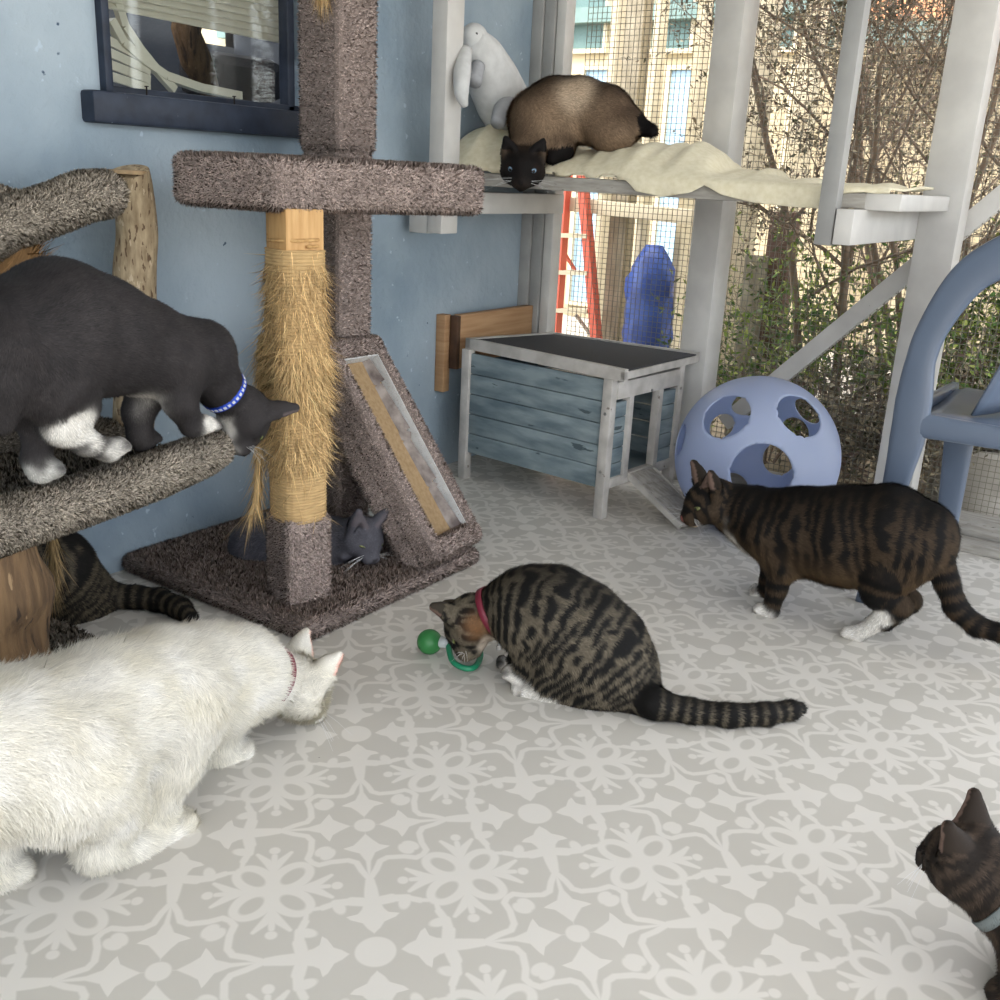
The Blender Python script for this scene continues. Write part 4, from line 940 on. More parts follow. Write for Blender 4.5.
        # a light smoothing pass
        for _ in range(2):
            s_ = np.zeros_like(V); n_ = np.zeros(len(V))
            for i in range(4):
                np.add.at(s_, F[:, i], V[F[:, (i + 1) % 4]] + V[F[:, (i + 3) % 4]]); np.add.at(n_, F[:, i], 2)
            V = V * .5 + .5 * s_ / n_[:, None]
        s.V, s.F = V, F; fn = np.cross(V[F[:, 2]] - V[F[:, 0]], V[F[:, 3]] - V[F[:, 1]]); N = np.zeros_like(V)
        for i in range(4): np.add.at(N, F[:, i], fn)
        s.N = N / (np.linalg.norm(N, axis=1)[:, None] + 1e-12)
        return s
    def info(s, X_):
        """nearest part tag, stripe coordinate and hair flow at points"""
        best = np.full(len(X_), 9e9); tg = np.zeros(len(X_), int); sc = np.zeros(len(X_)); flow = np.zeros((len(X_), 3)); ds = []
        tags = sorted({p['tag'] for p in s.P}); s.tags = tags
        for p in s.P: ds.append(s.dist(p, X_))
        ds = np.array(ds); mn = ds.min(0); w = np.exp(-(ds - mn) / .008); w /= w.sum(0)
        for p, d, wi in zip(s.P, ds, w):
            if p['t'] == 'c':
                ba = p['b'] - p['a']; l = np.linalg.norm(ba) + 1e-9; h = np.clip(((X_ - p['a']) @ ba) / (l * l), 0, 1); sv = p['s0'] + h * l; fv = ba / l * p['fl']
            else: sv = np.full(len(X_), p['s0']) + ((X_ - p['a']) @ p['flow']); fv = p['flow']
            flow += wi[:, None] * fv; m = d <= mn + 1e-12; tg[m] = tags.index(p['tag']); sc[m] = sv[m]
        T_ = np.array(tags)[tg]
        if s.spine is not None:
            m = T_ == 'body'; Xb = X_[m]; bd = np.full(len(Xb), 9e9); bs = np.zeros(len(Xb)); L = 0; sp = s.spine
            num = np.zeros(len(Xb)); den = np.zeros(len(Xb))
            for i in range(len(sp) - 1):
                ba = sp[i + 1] - sp[i]; l = np.linalg.norm(ba); t = ((Xb - sp[i]) @ ba) / (l * l)
                t = np.clip(t, -3 if i == 0 else 0, 4 if i == len(sp) - 2 else 1); d = np.linalg.norm(Xb - sp[i] - t[:, None] * ba, axis=1)
                w = np.exp(-(d - .05) / .012); num += w * (L + t * l); den += w; L += l
            sc[m] = num / (den + 1e-30)
        if s.hd is not None:
            h_ = s.hd; lz = ((X_ - h_['c']) @ h_['F'][2]) / h_['s']; e = T_ == 'ear'; T_ = T_.astype('<U8'); T_[e] = 'head'; T_[e & (lz > .034)] = 'ear'
        return T_, sc, flow

def frame(f, u):
    f = np.array(f, float); f /= np.linalg.norm(f); r = np.cross(f, np.array(u, float)); r /= np.linalg.norm(r); u = np.cross(r, f); return np.array([f, r, u])   # rows: forward, right, up
def head(B, c, f, u, s=1.0, k=.012, earw=1.0, eart=1.0):
    """cat head in its own frame: skull, cheeks, muzzle, ears"""
    Fm = frame(f, u); c = np.array(c, float); rs0 = B.rs; B.rs = 1.0
    def q(a, b, d): return c + (Fm[0] * a + Fm[1] * b + Fm[2] * d) * s
    B.ell(c, np.array([.043, .0390, .0365]) * s, Fm, .016, 'head', 0, -Fm[0])
    B.ell(q(.010, 0, -.010), np.array([.033, .0455, .026]) * s, Fm, .014 * s, 'head', .0, -Fm[0])
    B.cap(q(.026, 0, .010), q(.050, 0, -.007), .0165 * s, .0100 * s, .014 * s, 'head', fl=-1)
    for r in (-1, 1): B.cap(q(.036, r * .0085, -.0155), q(.050, r * .0085, -.0160), .0140 * s, .0118 * s, .008 * s, 'muzzle', fl=-1)
    B.cap(q(.028, 0, -.028), q(.043, 0, -.0285), .011 * s, .0085 * s, .007 * s, 'muzzle', fl=-1)
    B.cap(q(.0575, 0, -.0095), q(.060, 0, -.0105), .0054 * s, .004 * s, .005 * s, 'nose')
    for r in (-1, 1):
        tip = q(-.004, r * .038 * earw, .064 * eart); B.g += 1; g = B.g
        base = [(.012, .009, .027), (.002, .013, .030), (-.008, .019, .030), (-.013, .027, .026), (-.010, .034, .020), (.000, .039, .013), (.008, .040, .006)]
        for j, (a, b, d) in enumerate(base):
            pb = q(a, r * b, d); B.cap(pb, tip, .0056 * s, .0019 * s, .007, 'ear', .0, 1.0, g)
            for f1 in (.35, .62): 
                if j < len(base) - 1: B.cap(pb * (1 - f1) + tip * f1, q(base[j + 1][0], r * base[j + 1][1], base[j + 1][2]) * (1 - f1) + tip * f1, .0038 * s, .0034 * s, .007, 'ear', .0, 1.0, g)
    B.rs = rs0; B.hd = dict(c=c, F=Fm, s=s, q=q); return B.hd
def eyes(hd, root, iris='eye_green', open_=1.0, sides=(-1, 1)):
    s = hd['s']; q = hd['q']; Fm = hd['F']
    for r in sides:
        d = Fm[0] * .88 + Fm[1] * r * .44 + Fm[2] * .14; d /= np.linalg.norm(d); c = q(.0312, r * .0200, .0050)
        mb = MB(); R_ = .0092 * s; sdv = np.cross(d, Fm[2]); sdv /= np.linalg.norm(sdv); upv = np.cross(sdv, d)
        prof = [(R_ * math.sin(a), R_ * math.cos(a)) for a in np.linspace(0.001, math.pi * .62, 14)]
        # lens-shaped opening: squash the eyeball vertically by the lids
        mb.lathe(prof, (0, 0, 0), 20, 0, (0, 0, 1)); V = mb.V[0]
        V = c + V[:, [0]] * sdv * 1.05 + V[:, [1]] * upv * open_ + V[:, [2]] * d; mb.V[0] = V
        e = mb.build('eye', M[iris], root, smooth=True)
        pm_ = MB().lathe([(.0001, .0006), (.0030 * s, .0004), (.0040 * s, -.0004)], (0, 0, 0), 14); V = pm_.V[0]
        pm_.V[0] = c + d * (R_ * 1.02) + V[:, [0]] * sdv * .8 + V[:, [1]] * upv * open_ + V[:, [2]] * d
        pm_.build('pupil', M['pupil'], e, smooth=True)
def whiskers(hd, root, n=6, L=.055, seed=1, sides=(-1, 1)):
    g = np.random.default_rng(seed); q = hd['q']; Fm = hd['F']; s = hd['s']
    for r in sides:
        for i in range(n):
            p = q(.046 + g.normal(0, .002), r * .017, -.014 + g.normal(0, .003)); d = Fm[1] * r + Fm[0] * g.uniform(-.1, .45) + Fm[2] * g.uniform(-.45, .15); d /= np.linalg.norm(d); l = L * s * g.uniform(.7, 1.1)
            MB().tube([p, p + d * l * .5, p + d * l + np.array([0, 0, -.006])], [.0004, .0003, .00015], 4, cap=False).build('whisker', M['whisker'], root)
def limb(B, pts, rad, k=.018, tag='leg', paw=None, pawr=.0155, ptag='paw'):
    L = B.chain(pts, rad, k, tag)
    if paw is not None:
        p = np.array(pts[-1]); d = np.array(paw, float); d = d / np.linalg.norm(d); sd = np.cross(d, [0, 0, 1.0]); sd /= np.linalg.norm(sd) + 1e-9
        B.cap(p, p + d * .022, pawr * .95, pawr, .012, ptag, L)
        for j in (-1.5, -.5, .5, 1.5):          # four toes
            e = p + d * (.030 - abs(j) * .0025) + sd * j * pawr * .52; e[2] = max(e[2], pawr * .52) if tag != 'x' else e[2]
            B.cap(p + d * .018 + sd * j * pawr * .45, e, pawr * .55, pawr * .52, .004, ptag, L)
    return L
def fix(c): return np.array(lin(c))
DARK, MID, PALE = fix((34, 30, 27)), fix((92, 78, 62)), fix((150, 128, 102))
def tabby(c_dark=DARK, c_mid=MID, lam=.026, white=(), tan=None, seed=0, contrast=1.0, darkback=.6, axis_up=(0, 0, 1), wide=.3, brf=34, brs=5, warp=5.5):
    """coat: stripes ring the trunk, limbs and tail; white() areas on top"""
    def f(X_, N, tg, sc, g):
        n1 = vnoise(X_, 26, seed) * .6 + vnoise(X_, 60, seed + 1) * .4; fine = vnoise(X_, 420, seed + 2)
        st = np.sin(2 * math.pi * sc / lam + (n1 - .5) * warp); isT = np.isin(tg, ['tail', 'leg'])
        st = np.where(isT, np.sin(2 * math.pi * sc / (lam * 1.25) + (n1 - .5) * 1.5), st)
        brk = vnoise(X_, brf, seed + 7); st = st - np.where(isT, 0, np.clip((brk - .52) * brs, 0, 2.2)); m = 1 / (1 + np.exp(-(st + wide) * 6)); m = m * contrast + .5 * (1 - contrast)
        base = c_mid[None] * (.55 + .9 * fine)[:, None]
        col = base * (1 - m)[:, None] + c_dark[None] * m[:, None]
        up = np.clip(N @ np.array(axis_up), 0, 1) ** 2; bm_ = (up * darkback * ((tg == 'body') | (tg == 'tail')))[:, None]; col = col * (1 - bm_) + c_dark[None] * bm_
        if tan is not None:
            under = np.clip(-(N[:, 2]) - .1, 0, 1)[:, None] * (tg == 'body')[:, None]; col = col * (1 - under * .8) + tan[None] * under * .8
        e = (tg == 'ear'); inn_ = e & (N @ g['F'][0] > .25) if g is not None else e; col = np.where(e[:, None], (c_dark * .5 + c_mid * .35)[None], col); col = np.where(inn_[:, None], fix((112, 92, 82))[None], col); col = np.where((tg == 'nose')[:, None], fix((150, 92, 84))[None], col)
        for w in white: 
            c, r, cc = w[:3]; d = np.linalg.norm(X_ - np.array(c), axis=1) + (n1 - .5) * .014 - r
            a = 1 / (1 + np.exp(d / (.0022 if len(w) < 4 else w[3]))); col = col * (1 - a[:, None]) + np.array(cc)[None] * a[:, None]
        return col
    return f
def plain(c0, c1=None, seed=0, spots=(), under=None, nose=(70, 60, 62), ear=None, paws=None):
    c0 = fix(c0); c1 = fix(c1) if c1 else c0 * 1.25
    def f(X_, N, tg, sc, g):
        n1 = vnoise(X_, 18, seed) * .5 + vnoise(X_, 70, seed + 1) * .5
        col = c0[None] * (1 - n1)[:, None] + c1[None] * n1[:, None]
        col = np.where((tg == 'nose')[:, None], fix(nose)[None], col)
        if ear is not None and g is not None: col = np.where(((tg == 'ear') & (N @ g['F'][0] > .25))[:, None], fix(ear)[None], col)
        if paws is not None: col = np.where((tg == 'paw')[:, None], fix(paws)[None], col)
        for w in spots:
            c, r, cc = w[:3]; d = np.linalg.norm(X_ - np.array(c), axis=1) + (n1 - .5) * .02 - r
            a = 1 / (1 + np.exp(d / (.003 if len(w) < 4 else w[3]))); col = col * (1 - a[:, None]) + fix(cc)[None] * a[:, None]
        return col
    return f
def coat(B, root, coatf, n, L=.009, W=.0012, seed=0, h=.0045, lenf=None, lift=.35, mess=.16, tip=1.12, var=.24, droop=.1, vis=True):
    B.mesh(h); tg, sc, flow = B.info(B.V); col = coatf(B.V, B.N, tg, sc, B.hd)
    raw_mesh('body', B.V, B.F, M['fur'], root, np.clip(col * .9, 0, 1), None)
    # only hair that can show from around the photographer's side is laid on
    P, N_, ti, bc_ = sample(B.V, B.F, n * 2, seed + 3); nn = B.N[ti]; N = (nn * bc_[:, :, None]).sum(1); N /= np.linalg.norm(N, axis=1)[:, None]
    vis_ = np.sum((EYE - P) * N, 1) / np.linalg.norm(EYE - P, axis=1) > -.35; P = P[vis_][:n]; N = N[vis_][:n]; m = len(P)
    tg, sc, flow = B.info(P); g = np.random.default_rng(seed)
    T = flow - N * np.sum(flow * N, 1)[:, None]; T /= np.linalg.norm(T, axis=1)[:, None] + .15
    wav = (vnoise(P, 14, seed) - .5)[:, None] * np.cross(N, T) * 1.2
    D = T + wav + N * lift + g.normal(0, mess, (m, 3)) + np.array([0, 0, -droop]); D /= np.linalg.norm(D, axis=1)[:, None]
    b = np.sum(D * N, 1) < .08; D[b] += N[b] * .3; D /= np.linalg.norm(D, axis=1)[:, None]
    col = coatf(P, N, tg, sc, B.hd) * ((1 + var * g.normal(0, 1, m)).clip(.45, 1.6) * (.86 + .28 * vnoise(P, 160, seed + 9)))[:, None]
    ll = L * g.uniform(.6, 1.25, m); ll *= np.select([tg == 'head', tg == 'muzzle', tg == 'nose', tg == 'ear', tg == 'paw', tg == 'leg'], [.5, .25, .08, .18, .4, .7], 1.0)
    if lenf is not None: ll *= lenf(P, N, tg)
    v, f, c, nr = strands(P, N, D, ll, W, col, tip, N + D * .1, .12)
    o = raw_mesh('fur', v, f, M['fur'], root, c, nr); o['kind'] = 'stuff'; return o
def collar(root, a, b, r, w, m, name='collar', squash=1.0, deco=None, gap=.0):
    """band round the neck: axis a->b at its middle"""
    a = np.array(a, float); b = np.array(b, float); A = b - a; A /= np.linalg.norm(A); c = (a + b) / 2; ref = np.array([0, 0, 1.0]) if abs(A[2]) < .9 else np.array([1.0, 0, 0])
    U = np.cross(A, ref); U /= np.linalg.norm(U); Wv = np.cross(A, U); V = []; seg = 48; prof = [(r, -w / 2), (r + .0025, -w / 2 + .001), (r + .0025, w / 2 - .001), (r, w / 2), (r - .001, 0)]
    for (rr, z) in prof:
        for k in range(seg): t = 2 * math.pi * k / seg; V.append(c + A * z + rr * (math.cos(t) * U + math.sin(t) * Wv * squash))
    n = len(prof); F = [[i * seg + k, i * seg + (k + 1) % seg, ((i + 1) % n) * seg + (k + 1) % seg, ((i + 1) % n) * seg + k] for i in range(n) for k in range(seg)]
    o = MB().add(V, F).build(name, M[m], root, smooth=True)
    return o, c, A, U, Wv
# ================================================================ the cats
def plane(p0, n):
    p0 = np.array(p0, float); n = np.array(n, float); n /= np.linalg.norm(n)
    return lambda px, py, off=0.0: hitp(px, py, p0 + n * off, n)
WHITE = fix((226, 222, 214))

# ---- tabby standing at the right
root = empty('cat', (-.66, 2.34, 0), 'brown tabby cat with white feet standing by the pale ball and chair', 'cat')
K = plane((-.7, 2.34, 0), (0, -1, 0)); B = Blob()
B.chain([K(738, 512), K(762, 522), K(800, 529), K(845, 532), K(890, 530), K(920, 535)], [.060, .082, .100, .108, .103, .080], .035, 'body')
B.ell(K(840, 556), (.13, .085, .062), k=.05, s0=.2, flow=(1, 0, 0))
B.cap(K(722, 503), K(744, 512), .046, .064, .03, 'body', -.05)
for off, dx, dy in ((.055, 0, 0), (-.055, -7, -9)):
    B.cap(K(765 + dx, 535 + dy, off), K(782 + dx, 568 + dy, off), .050, .034, .03, 'body', .10)
    limb(B, [K(780 + dx, 566 + dy, off), K(777 + dx, 588 + dy, off), K(770 + dx, 612 + dy, off)], [.032, .024, .019], .015, 'leg', (-1, -.1, -.05), .019)
for off, dx, dy in ((.055, 0, 0), (-.05, 10, -6)):
    B.ell(K(897 + dx * .5, 556 + dy, off * .8), (.078, .050, .085), k=.04, s0=.3, flow=(-.3, 0, -1))
    B.chain([K(885 + dx, 575 + dy, off), K(880 + dx, 592 + dy, off), K(900 + dx, 606 + dy, off)], [.052, .040, .026], .02, 'leg')
    sx = 12 if off < 0 else 0; limb(B, [K(900 + dx, 607 + dy, off), K(880 + dx + sx * .6, 620 + dy, off), K(858 + dx + sx, 634 + dy, off)], [.025, .021, .018], .012, 'leg', (-1, 0, -.15), .018)
B.chain([K(922, 528), K(938, 548), K(946, 580), K(956, 608), K(976, 626), K(1004, 634), K(1035, 630)], [.045, .030, .026, .024, .022, .020, .014], .02, 'tail')
hd = head(B, K(711, 499, .02), (-.60, -.66, -.42), (-.16, -.12, .85), 1.42, eart=.95)
wp_ = [(K(748, 594, -.055), .036, WHITE), (K(738, 530, .03), .035, WHITE), (K(731, 520, .04), .022, WHITE), (K(743, 548, .04), .026, WHITE)] + [(K(x, y, o_), r, WHITE) for x, y, o_, r in ((762, 617, .055, .042), (752, 606, -.055, .05), (850, 636, .055, .04), (868, 625, .06, .034), (884, 613, .06, .027), (902, 612, -.05, .022))] + [(K(800, 586, .0), .03, fix((150, 132, 108)), .01), (hd['q'](.05, 0, -.028), .016, fix((170, 150, 128)))]
coat(B, root, tabby(fix((13, 11, 10)), fix((60, 48, 35)), .028, wp_, fix((108, 86, 60)), 3, darkback=1.0, wide=.4), 70000, .013, .0018, 3, .005)
eyes(hd, root, open_=.55); whiskers(hd, root, 6, .06)

# ---- tabby crouching with the toy
root = empty('cat', (-.93, 1.63, 0), 'tabby cat with red collar crouching on the floor sniffing the green toy', 'cat')
K = plane((-.95, 1.645, 0), (.39, -.92, 0)); B = Blob()
B.chain([K(508, 607), K(528, 608), K(550, 615), K(574, 632), K(597, 652), K(609, 668)], [.054, .086, .102, .110, .108, .098], .045, 'body')
B.cap(K(482, 619), K(506, 608), .044, .054, .02, 'body', -.05)
for off in (.062, -.055):
    B.ell(K(585, 676, off), (.085, .045, .072), frame((-.92, -.39, .15), (0, 0, 1)), .03, 'body', .25, (.3, .12, -1))
    limb(B, [K(578, 701, off), K(554, 702, off), K(530, 695, off)], [.026, .023, .020], .015, 'leg', (-.92, -.39, 0), .019)
B.cap(K(555, 640, .05), K(548, 680, .06), .05, .035, .03, 'body', .2)
for off, dx, dy in ((.045, 0, 0), (-.04, -7, -4)):
    B.chain([K(522, 628, off), K(530, 650, off)], [.05, .034], .025, 'body', .1)
    limb(B, [K(530, 650, off), K(526 + dx, 664 + dy, off), K(520 + dx, 674 + dy, off)], [.032, .023, .018], .012, 'leg', (-.92, -.39, 0), .017)
fl = lambda px, py, z=.022: hit(px, py, 2, z)
B.chain([K(618, 676), K(632, 696, .0), fl(655, 704, .03), fl(690, 711), fl(728, 715), fl(765, 714), fl(790, 710), fl(800, 708)], [.060, .044, .029, .0235, .022, .021, .018, .012], .05, 'tail')
hd = head(B, K(469, 620), (-.10, -.38, -.90), (-.92, -.34, .06), 1.34, eart=.80)
wc = [(K(512, 688, .06), .030, WHITE), (K(535, 694, .07), .027, WHITE), (K(550, 702, .08), .024, WHITE), (K(534, 699, .08), .026, WHITE), (K(512, 673, .045), .016, WHITE), (K(505, 668, -.04), .022, WHITE), (K(489, 640, .02), .028, fix((190, 176, 158))), (hd['q'](.0, -.035, -.02), .022, fix((120, 86, 56)), .006), (K(510, 690, -.055), .03, WHITE)]
coat(B, root, tabby(fix((17, 16, 15)), fix((98, 90, 76)), .020, wc, None, 11, darkback=.65, wide=.55, brf=52, brs=7, warp=7), 70000, .010, .0015, 4, .0045)
eyes(hd, root, open_=.5); whiskers(hd, root, 6, .05)
collar(root, K(487, 615), K(498, 610), .0540, .015, 'collar_red')
MB().tube([K(497, 630, .04), K(499, 645, .04)], .0015, 6).tube([K(499, 645, .04), K(499, 649, .04)], .006, 10).build('bell', M['silver'], root)

# ---- white cat in front
root = empty('cat', (-1.2, .8, 0), 'fluffy white cat with a pink collar creeping across the floor at left', 'cat')
K = plane((-1.22, .8, 0), (1, 0, 0)); B = Blob()
B.chain([K(-45, 758), K(-5, 753), K(50, 738), K(105, 712), K(160, 692), K(205, 680), K(235, 672)], [.095, .110, .108, .102, .098, .090, .076], .035, 'body')
B.cap(K(232, 674), K(266, 677), .070, .052, .03, 'body', .5)
B.ell(K(72, 772, .078), (.056, .088, .088), k=.035, s0=.2, flow=(0, -.2, -1)); B.ell(K(20, 762, -.07), (.075, .06, .10), k=.05, s0=.2, flow=(0, -.2, -1))
B.chain([K(75, 775, .07), K(110, 805, .07), K(98, 842, .07)], [.078, .050, .032], .03, 'leg')
limb(B, [K(98, 848, .07), K(130, 845, .07), K(170, 834, .07)], [.030, .028, .025], .02, 'leg', (.05, 1, -.05), .024)
B.chain([K(15, 775, -.05), K(-8, 820, -.04), K(-12, 862, -.03)], [.07, .046, .032], .03, 'leg')
limb(B, [K(-12, 866, -.03), K(0, 874, -.02)], [.030, .027], .02, 'leg', (.15, 1, -.05), .024)
B.chain([K(185, 700, .06), K(170, 762, .06)], [.066, .040], .03, 'body', .3); limb(B, [K(168, 765, .06), K(157, 795, .06), K(152, 812, .06)], [.045, .031, .025], .02, 'leg', (.0, 1, -.2), .022)
B.chain([K(215, 700, -.06), K(212, 742, -.05)], [.07, .042], .035, 'body', .3); limb(B, [K(212, 742, -.05), K(222, 756, -.03), K(230, 761, -.02)], [.038, .027, .024], .02, 'leg', (.15, 1, -.1), .023)

hd = head(B, K(295, 684), (.16, .70, -.70), (.16, .56, .80), 1.50, eart=.90)
def whitecoat(X_, N, tg, sc, g):
    n1 = vnoise(X_, 30, 5); c = fix((232, 229, 222))[None] * (1 - .16 * n1)[:, None]; c = c * np.array([1, .985, .93]) ** (n1[:, None] * 2)
    return np.where(((tg == 'ear') & (N @ g['F'][0] > .1))[:, None], fix((232, 196, 180))[None], c)
coat(B, root, whitecoat, 110000, .024, .0017, 5, .006, lift=.34, mess=.26, tip=1.02, var=.10, droop=.3)
whiskers(hd, root, 5, .06)
collar(root, K(262, 676), K(269, 679), .0590, .014, 'collar_red')
MB().lathe([(.0001, -.006), (.006, -.004), (.007, 0), (.006, .004), (.0001, .006)], K(263, 716, .03), 12).build('bell', M['black'], root, smooth=True)

# ---- grey and white cat on the cradle
root = empty('cat', (-1.51, 1.0, .47), 'dark grey and white cat with blue collar stepping along the left cradle', 'cat')
K0 = plane((-1.51, 1.0, 0), (1, 0, 0)); K = lambda a, b, o=0.0: K0(a, b, o * .81); B = Blob(); B.rs = .81
B.chain([K(24, 332), K(58, 327), K(98, 336), K(140, 347), K(175, 355), K(203, 352)], [.108, .132, .122, .102, .086, .068], .035, 'body')
B.cap(K(200, 354), K(218, 384), .066, .052, .03, 'body', .4); B.cap(K(218, 384), K(234, 402), .052, .046, .02, 'body', .5)
B.ell(K(46, 375, .06), (.06, .085, .095), k=.05, s0=.2, flow=(0, .2, -1)); B.ell(K(22, 378, -.04), (.06, .08, .095), k=.05, s0=.2, flow=(0, .2, -1))
B.chain([K(58, 388, .06), K(78, 406, .06), K(58, 427, .06)], [.068, .040, .030], .02, 'leg')
limb(B, [K(58, 428, .06), K(84, 441, .055), K(108, 450, .05)], [.029, .026, .023], .022, 'leg', (-.1, 1, .12), .021)
B.chain([K(32, 400, -.03), K(40, 432, -.02), K(36, 458, .0)], [.055, .034, .026], .02, 'leg'); limb(B, [K(36, 460, .0), K(40, 471, .01)], [.027, .024], .015, 'leg', (.3, 1, 0), .021)
B.chain([K(182, 368, .05), K(180, 402, .06), K(192, 425, .06)], [.056, .036, .026], .03, 'leg'); limb(B, [K(192, 425, .06), K(203, 424, .06)], [.024, .020], .012, 'leg', (.1, 1, -.2), .017)
B.chain([K(150, 385, -.05), K(138, 412, -.05), K(140, 438, -.04)], [.055, .034, .026], .03, 'leg'); limb(B, [K(140, 436, -.04), K(142, 440, -.04)], [.026, .022], .012, 'leg', (0, 1, 0), .018)
B.chain([K(8, 322, .03), K(4, 350, .07), K(6, 385, .08), K(2, 420, .08)], [.055, .050, .042, .026], .03, 'tail')
hd = head(B, K(246, 414), (.16, -.06, -1), (.10, 1, -.02), 1.30)
gw = [(K(66, 434, .07), 0.0243, (222, 218, 210)), (K(76, 418, .08), 0.0275, (222, 218, 210)), (K(88, 441, .06), 0.0243, (222, 218, 210)), (K(106, 450, .05), 0.0243, (222, 218, 210)), (K(120, 450, .05), 0.0211, (222, 218, 210)), (K(82, 430, .08), 0.0243, (222, 218, 210)), (K(60, 430, .08), 0.0211, (222, 218, 210)),
      (K(36, 478, .01), 0.0275, (190, 188, 182)), (K(50, 474, .02), 0.0243, (190, 188, 182)), (K(142, 406, .02), 0.0324, (205, 200, 192), .006), (K(207, 424, .07), 0.0200, (222, 218, 210)), (hd['q'](.02, 0, -.04), .024, (210, 206, 200)), (hd['q'](.048, 0, -.022), .013, (200, 196, 190)), (K(225, 425, .0), 0.0227, (215, 210, 202))]
coat(B, root, plain((38, 36, 37), (58, 54, 54), 2, gw, ear=(92, 82, 82)), 90000, .0085, .0014, 6, .0042)
eyes(hd, root, open_=.35); whiskers(hd, root, 6, .06)
co, c_, A_, U_, W_ = collar(root, K(220, 387), K(227, 394), .0450, .014, 'collar_blue')
for j in range(30):
    t = 2 * math.pi * j / 30; p = c_ + .0478 * (math.cos(t) * U_ + math.sin(t) * W_); nrm_ = math.cos(t) * U_ + math.sin(t) * W_; tg_ = np.cross(A_, nrm_)
    if np.dot(EYE - p, nrm_) > 0: MB().obox(p, (.0028, .0028, .0006), np.array([tg_, A_, nrm_])).build('paw_print_stud', M['plush'], co)

# ---- tabby behind the stump, mostly hidden
root = empty('cat', (-1.97, 1.12, 0), 'tabby cat mostly hidden behind the bark stump, striped tail on floor', 'cat')
K = plane((-1.97, 1.12, 0), (1, 0, 0)); B = Blob()
B.chain([K(20, 575), K(52, 570), K(76, 592)], [.075, .092, .078], .04, 'body'); B.ell(K(84, 600), (.065, .06, .062), k=.03, s0=.1, flow=(0, .3, -1)); B.ell(K(70, 612), (.06, .08, .04), k=.03, s0=.1)
B.chain([K(0, 560), K(-14, 545)], [.06, .045], .03, 'body'); hd = head(B, K(-22, 535), (0, -1, -.2), (0, -.2, 1), 1.15)
z_ = .026
B.chain([K(96, 608), fl(112, 596, z_), fl(135, 597, z_), fl(160, 600, z_), fl(180, 608, z_), fl(192, 618, z_)], [.04, .028, .026, .025, .023, .015], .02, 'tail')
coat(B, root, tabby(fix((24, 22, 20)), fix((84, 76, 62)), .024, [], None, 21, darkback=.1), 26000, .011, .002, 7, .006)

# ---- small grey cat between the post and the scratcher
root = empty('cat', (-1.75, 1.80, .045), 'small blue grey cat peering out between sisal post and slanted scratcher', 'cat')
hc_ = hit(362, 535, 0, -1.62); B = Blob(); q_ = lambda dx, dy, dz: hc_ + np.array([dx, dy, dz])
B.chain([q_(-.02, -.00, -.015), q_(-.09, -.03, -.035), q_(-.17, -.07, -.045), q_(-.25, -.11, -.055)], [.05, .066, .080, .075], .04, 'body')
B.ell(q_(-.24, -.14, -.085), (.06, .05, .055), k=.03, s0=.2, flow=(-.5, 0, -1))
for s_ in (0, 1): limb(B, [q_(-.06 - .03 * s_, -.055 + .06 * s_, -.05), q_(-.045 - .02 * s_, -.05 + .06 * s_, -.09), np.array([hc_[0] - .035, hc_[1] - .05 + .06 * s_, .072])], [.03, .022, .018], .015, 'leg', (1, 0, 0), .016)
hd = head(B, hc_, (.86, -.22, -.50), (.48, .02, .80), 1.26)
coat(B, root, plain((76, 75, 82), (98, 97, 104), 4, ear=(96, 90, 94), nose=(60, 58, 62)), 30000, .011, .0018, 8, .0045)
eyes(hd, root, open_=.45, iris='eye_green'); whiskers(hd, root, 5, .05)

# ---- seal coloured cat on the shelf
root = empty('cat', (-1.66, 2.82, 1.0), 'brown and cream cat with black face crouching on the shelf towel looking down', 'cat')
K = plane((-1.66, 2.83, 0), (.1, -1, 0)); B = Blob()
B.chain([K(540, 118, .04), K(556, 112, .02), K(580, 110), K(605, 117), K(622, 124)], [.088, .098, .092, .088, .062], .035, 'body')
B.cap(K(538, 122, .06), K(528, 148, .14), .082, .058, .04, 'body', -.05)
B.ell(K(612, 132, .05), (.075, .05, .06), k=.03, s0=.2, flow=(1, 0, -.3)); B.ell(K(575, 98, .02), (.05, .045, .045), k=.03, s0=.1, flow=(0, 0, -1))
B.cap(K(560, 132, .06), K(560, 146, .09), .055, .045, .03, 'body', 0); B.cap(K(563, 150, .10), K(553, 157, .13), .03, .022, .015, 'leg', 0); 
B.chain([K(622, 122), K(636, 124, .01), K(652, 131, .03)], [.04, .026, .018], .02, 'tail')
hc_ = K(523, 166, .20); tc_ = EYE - hc_; tc_ /= np.linalg.norm(tc_)
hd = head(B, hc_, tc_ + np.array([-.05, .0, -.40]), (.20, -.30, .90), 1.42, eart=.82)
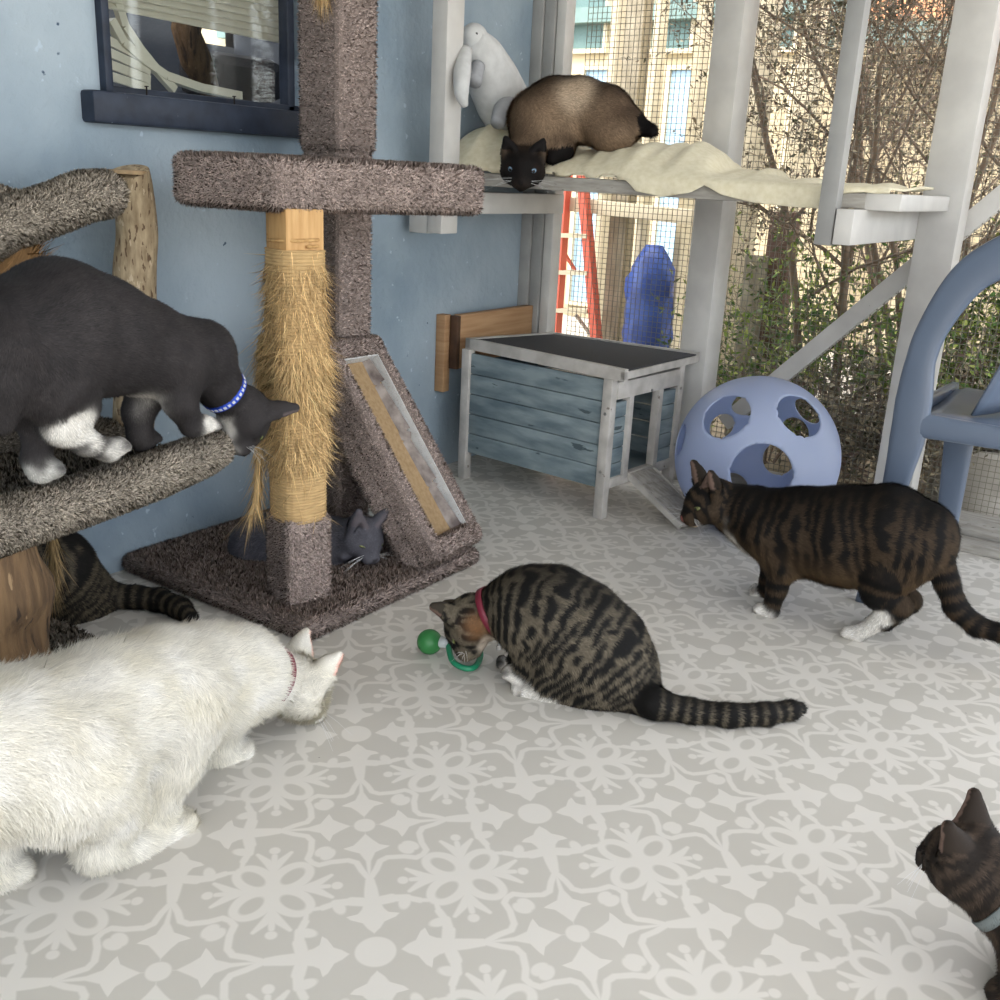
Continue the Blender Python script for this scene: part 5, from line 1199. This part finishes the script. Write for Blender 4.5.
def seal(X_, N, tg, sc, g):
    n1 = vnoise(X_, 22, 9); a, b = fix((132, 111, 90)), fix((62, 48, 39)); back = np.clip(N[:, 2] * 1.2, 0, 1); c = a[None] * (1 - .75 * back)[:, None] + b[None] * (.75 * back)[:, None]; c = c * (.8 + .4 * n1)[:, None]
    for p, r, cc, s_ in ((K(575, 94, .07), .055, (198, 178, 154), .010), (K(522, 116, .06), .060, (156, 134, 110), .015), (K(545, 128, .09), .05, (150, 128, 104), .015)):
        w_ = 1 / (1 + np.exp((np.linalg.norm(X_ - p, axis=1) - r) / s_)); c = c * (1 - w_[:, None]) + fix(cc)[None] * w_[:, None]
    # warm forehead fading into the black mask
    dk = fix((17, 13, 13)); fr_ = hd['q'](-.06, 0, .03); w_ = 1 / (1 + np.exp((np.linalg.norm(X_ - hd['q'](.02, 0, -.005), axis=1) - .082) / .007)); c = c * (1 - w_[:, None]) + dk[None] * w_[:, None]
    w2 = 1 / (1 + np.exp((np.linalg.norm(X_ - hd['q'](.0, .0, .062), axis=1) - .024) / .006)); c = c * (1 - w2[:, None] * .8) + fix((116, 88, 62))[None] * w2[:, None] * .8
    for sx in (-1, 1):
        w3 = 1 / (1 + np.exp((np.linalg.norm(X_ - hd['q'](.035, sx * .034, .012), axis=1) - .008) / .004)); c = c * (1 - w3[:, None] * .5) + fix((74, 52, 40))[None] * w3[:, None] * .6
    tl = np.isin(tg, ['tail', 'ear', 'nose', 'leg']); return np.where(tl[:, None], dk[None], c)
coat(B, root, seal, 46000, .013, .0024, 9, .0055)
eyes(hd, root, 'eye_blue', .75); whiskers(hd, root, 4, .06)

# ---- tabby head at the lower right
root = empty('cat', (-.10, 1.35, 0), 'dark tabby cat with grey collar looking left from the lower right corner', 'cat')
hc_ = EYE + ray(966, 856) / FPX * 1.36; B = Blob(); q_ = lambda dx, dy, dz: hc_ + np.array([dx, dy, dz])
hd = head(B, hc_, (-.92, .20, -.26), (-.24, -.10, .95), 1.10)
B.chain([q_(.02, -.005, -.012), q_(.07, -.005, -.035), q_(.13, -.005, -.06), q_(.23, .0, -.075), q_(.36, .02, -.07), q_(.46, .03, -.08)], [.046, .056, .075, .09, .095, .085], .04, 'body')
zf = hc_[2]
for s_ in (-1, 1):
    B.cap(q_(.12, s_ * .05, -.08), q_(.11, s_ * .055, -.15), .05, .034, .03, 'body', .1)
    limb(B, [q_(.11, s_ * .055, -.15), q_(.105, s_ * .055, -zf * .75), np.array([hc_[0] + .10, hc_[1] + s_ * .055, .019])], [.033, .024, .020], .015, 'leg', (-1, 0, 0), .019)
    B.ell(q_(.43, s_ * .055, -.12), (.08, .045, .09), k=.04, s0=.3, flow=(0, 0, -1)); limb(B, [q_(.46, s_ * .06, -.17), q_(.50, s_ * .06, -zf * .8), np.array([hc_[0] + .46, hc_[1] + s_ * .06, .019])], [.04, .024, .019], .015, 'leg', (-1, 0, 0), .018)
B.chain([q_(.50, .03, -.05), q_(.60, .04, -.10), q_(.68, .04, -.2)], [.035, .025, .02], .02, 'tail')
coat(B, root, tabby(fix((18, 15, 13)), fix((70, 58, 48)), .026, [(hd['q'](.045, -.01, -.03), .012, fix((120, 104, 88)))], None, 31, darkback=.5, contrast=.7), 60000, .009, .0011, 10, .004)
eyes(hd, root, open_=.4, sides=(-1,)); whiskers(hd, root, 6, .05)
collar(root, q_(.050, -.005, -.026), q_(.062, -.005, -.032), .0565, .016, 'collar_grey')
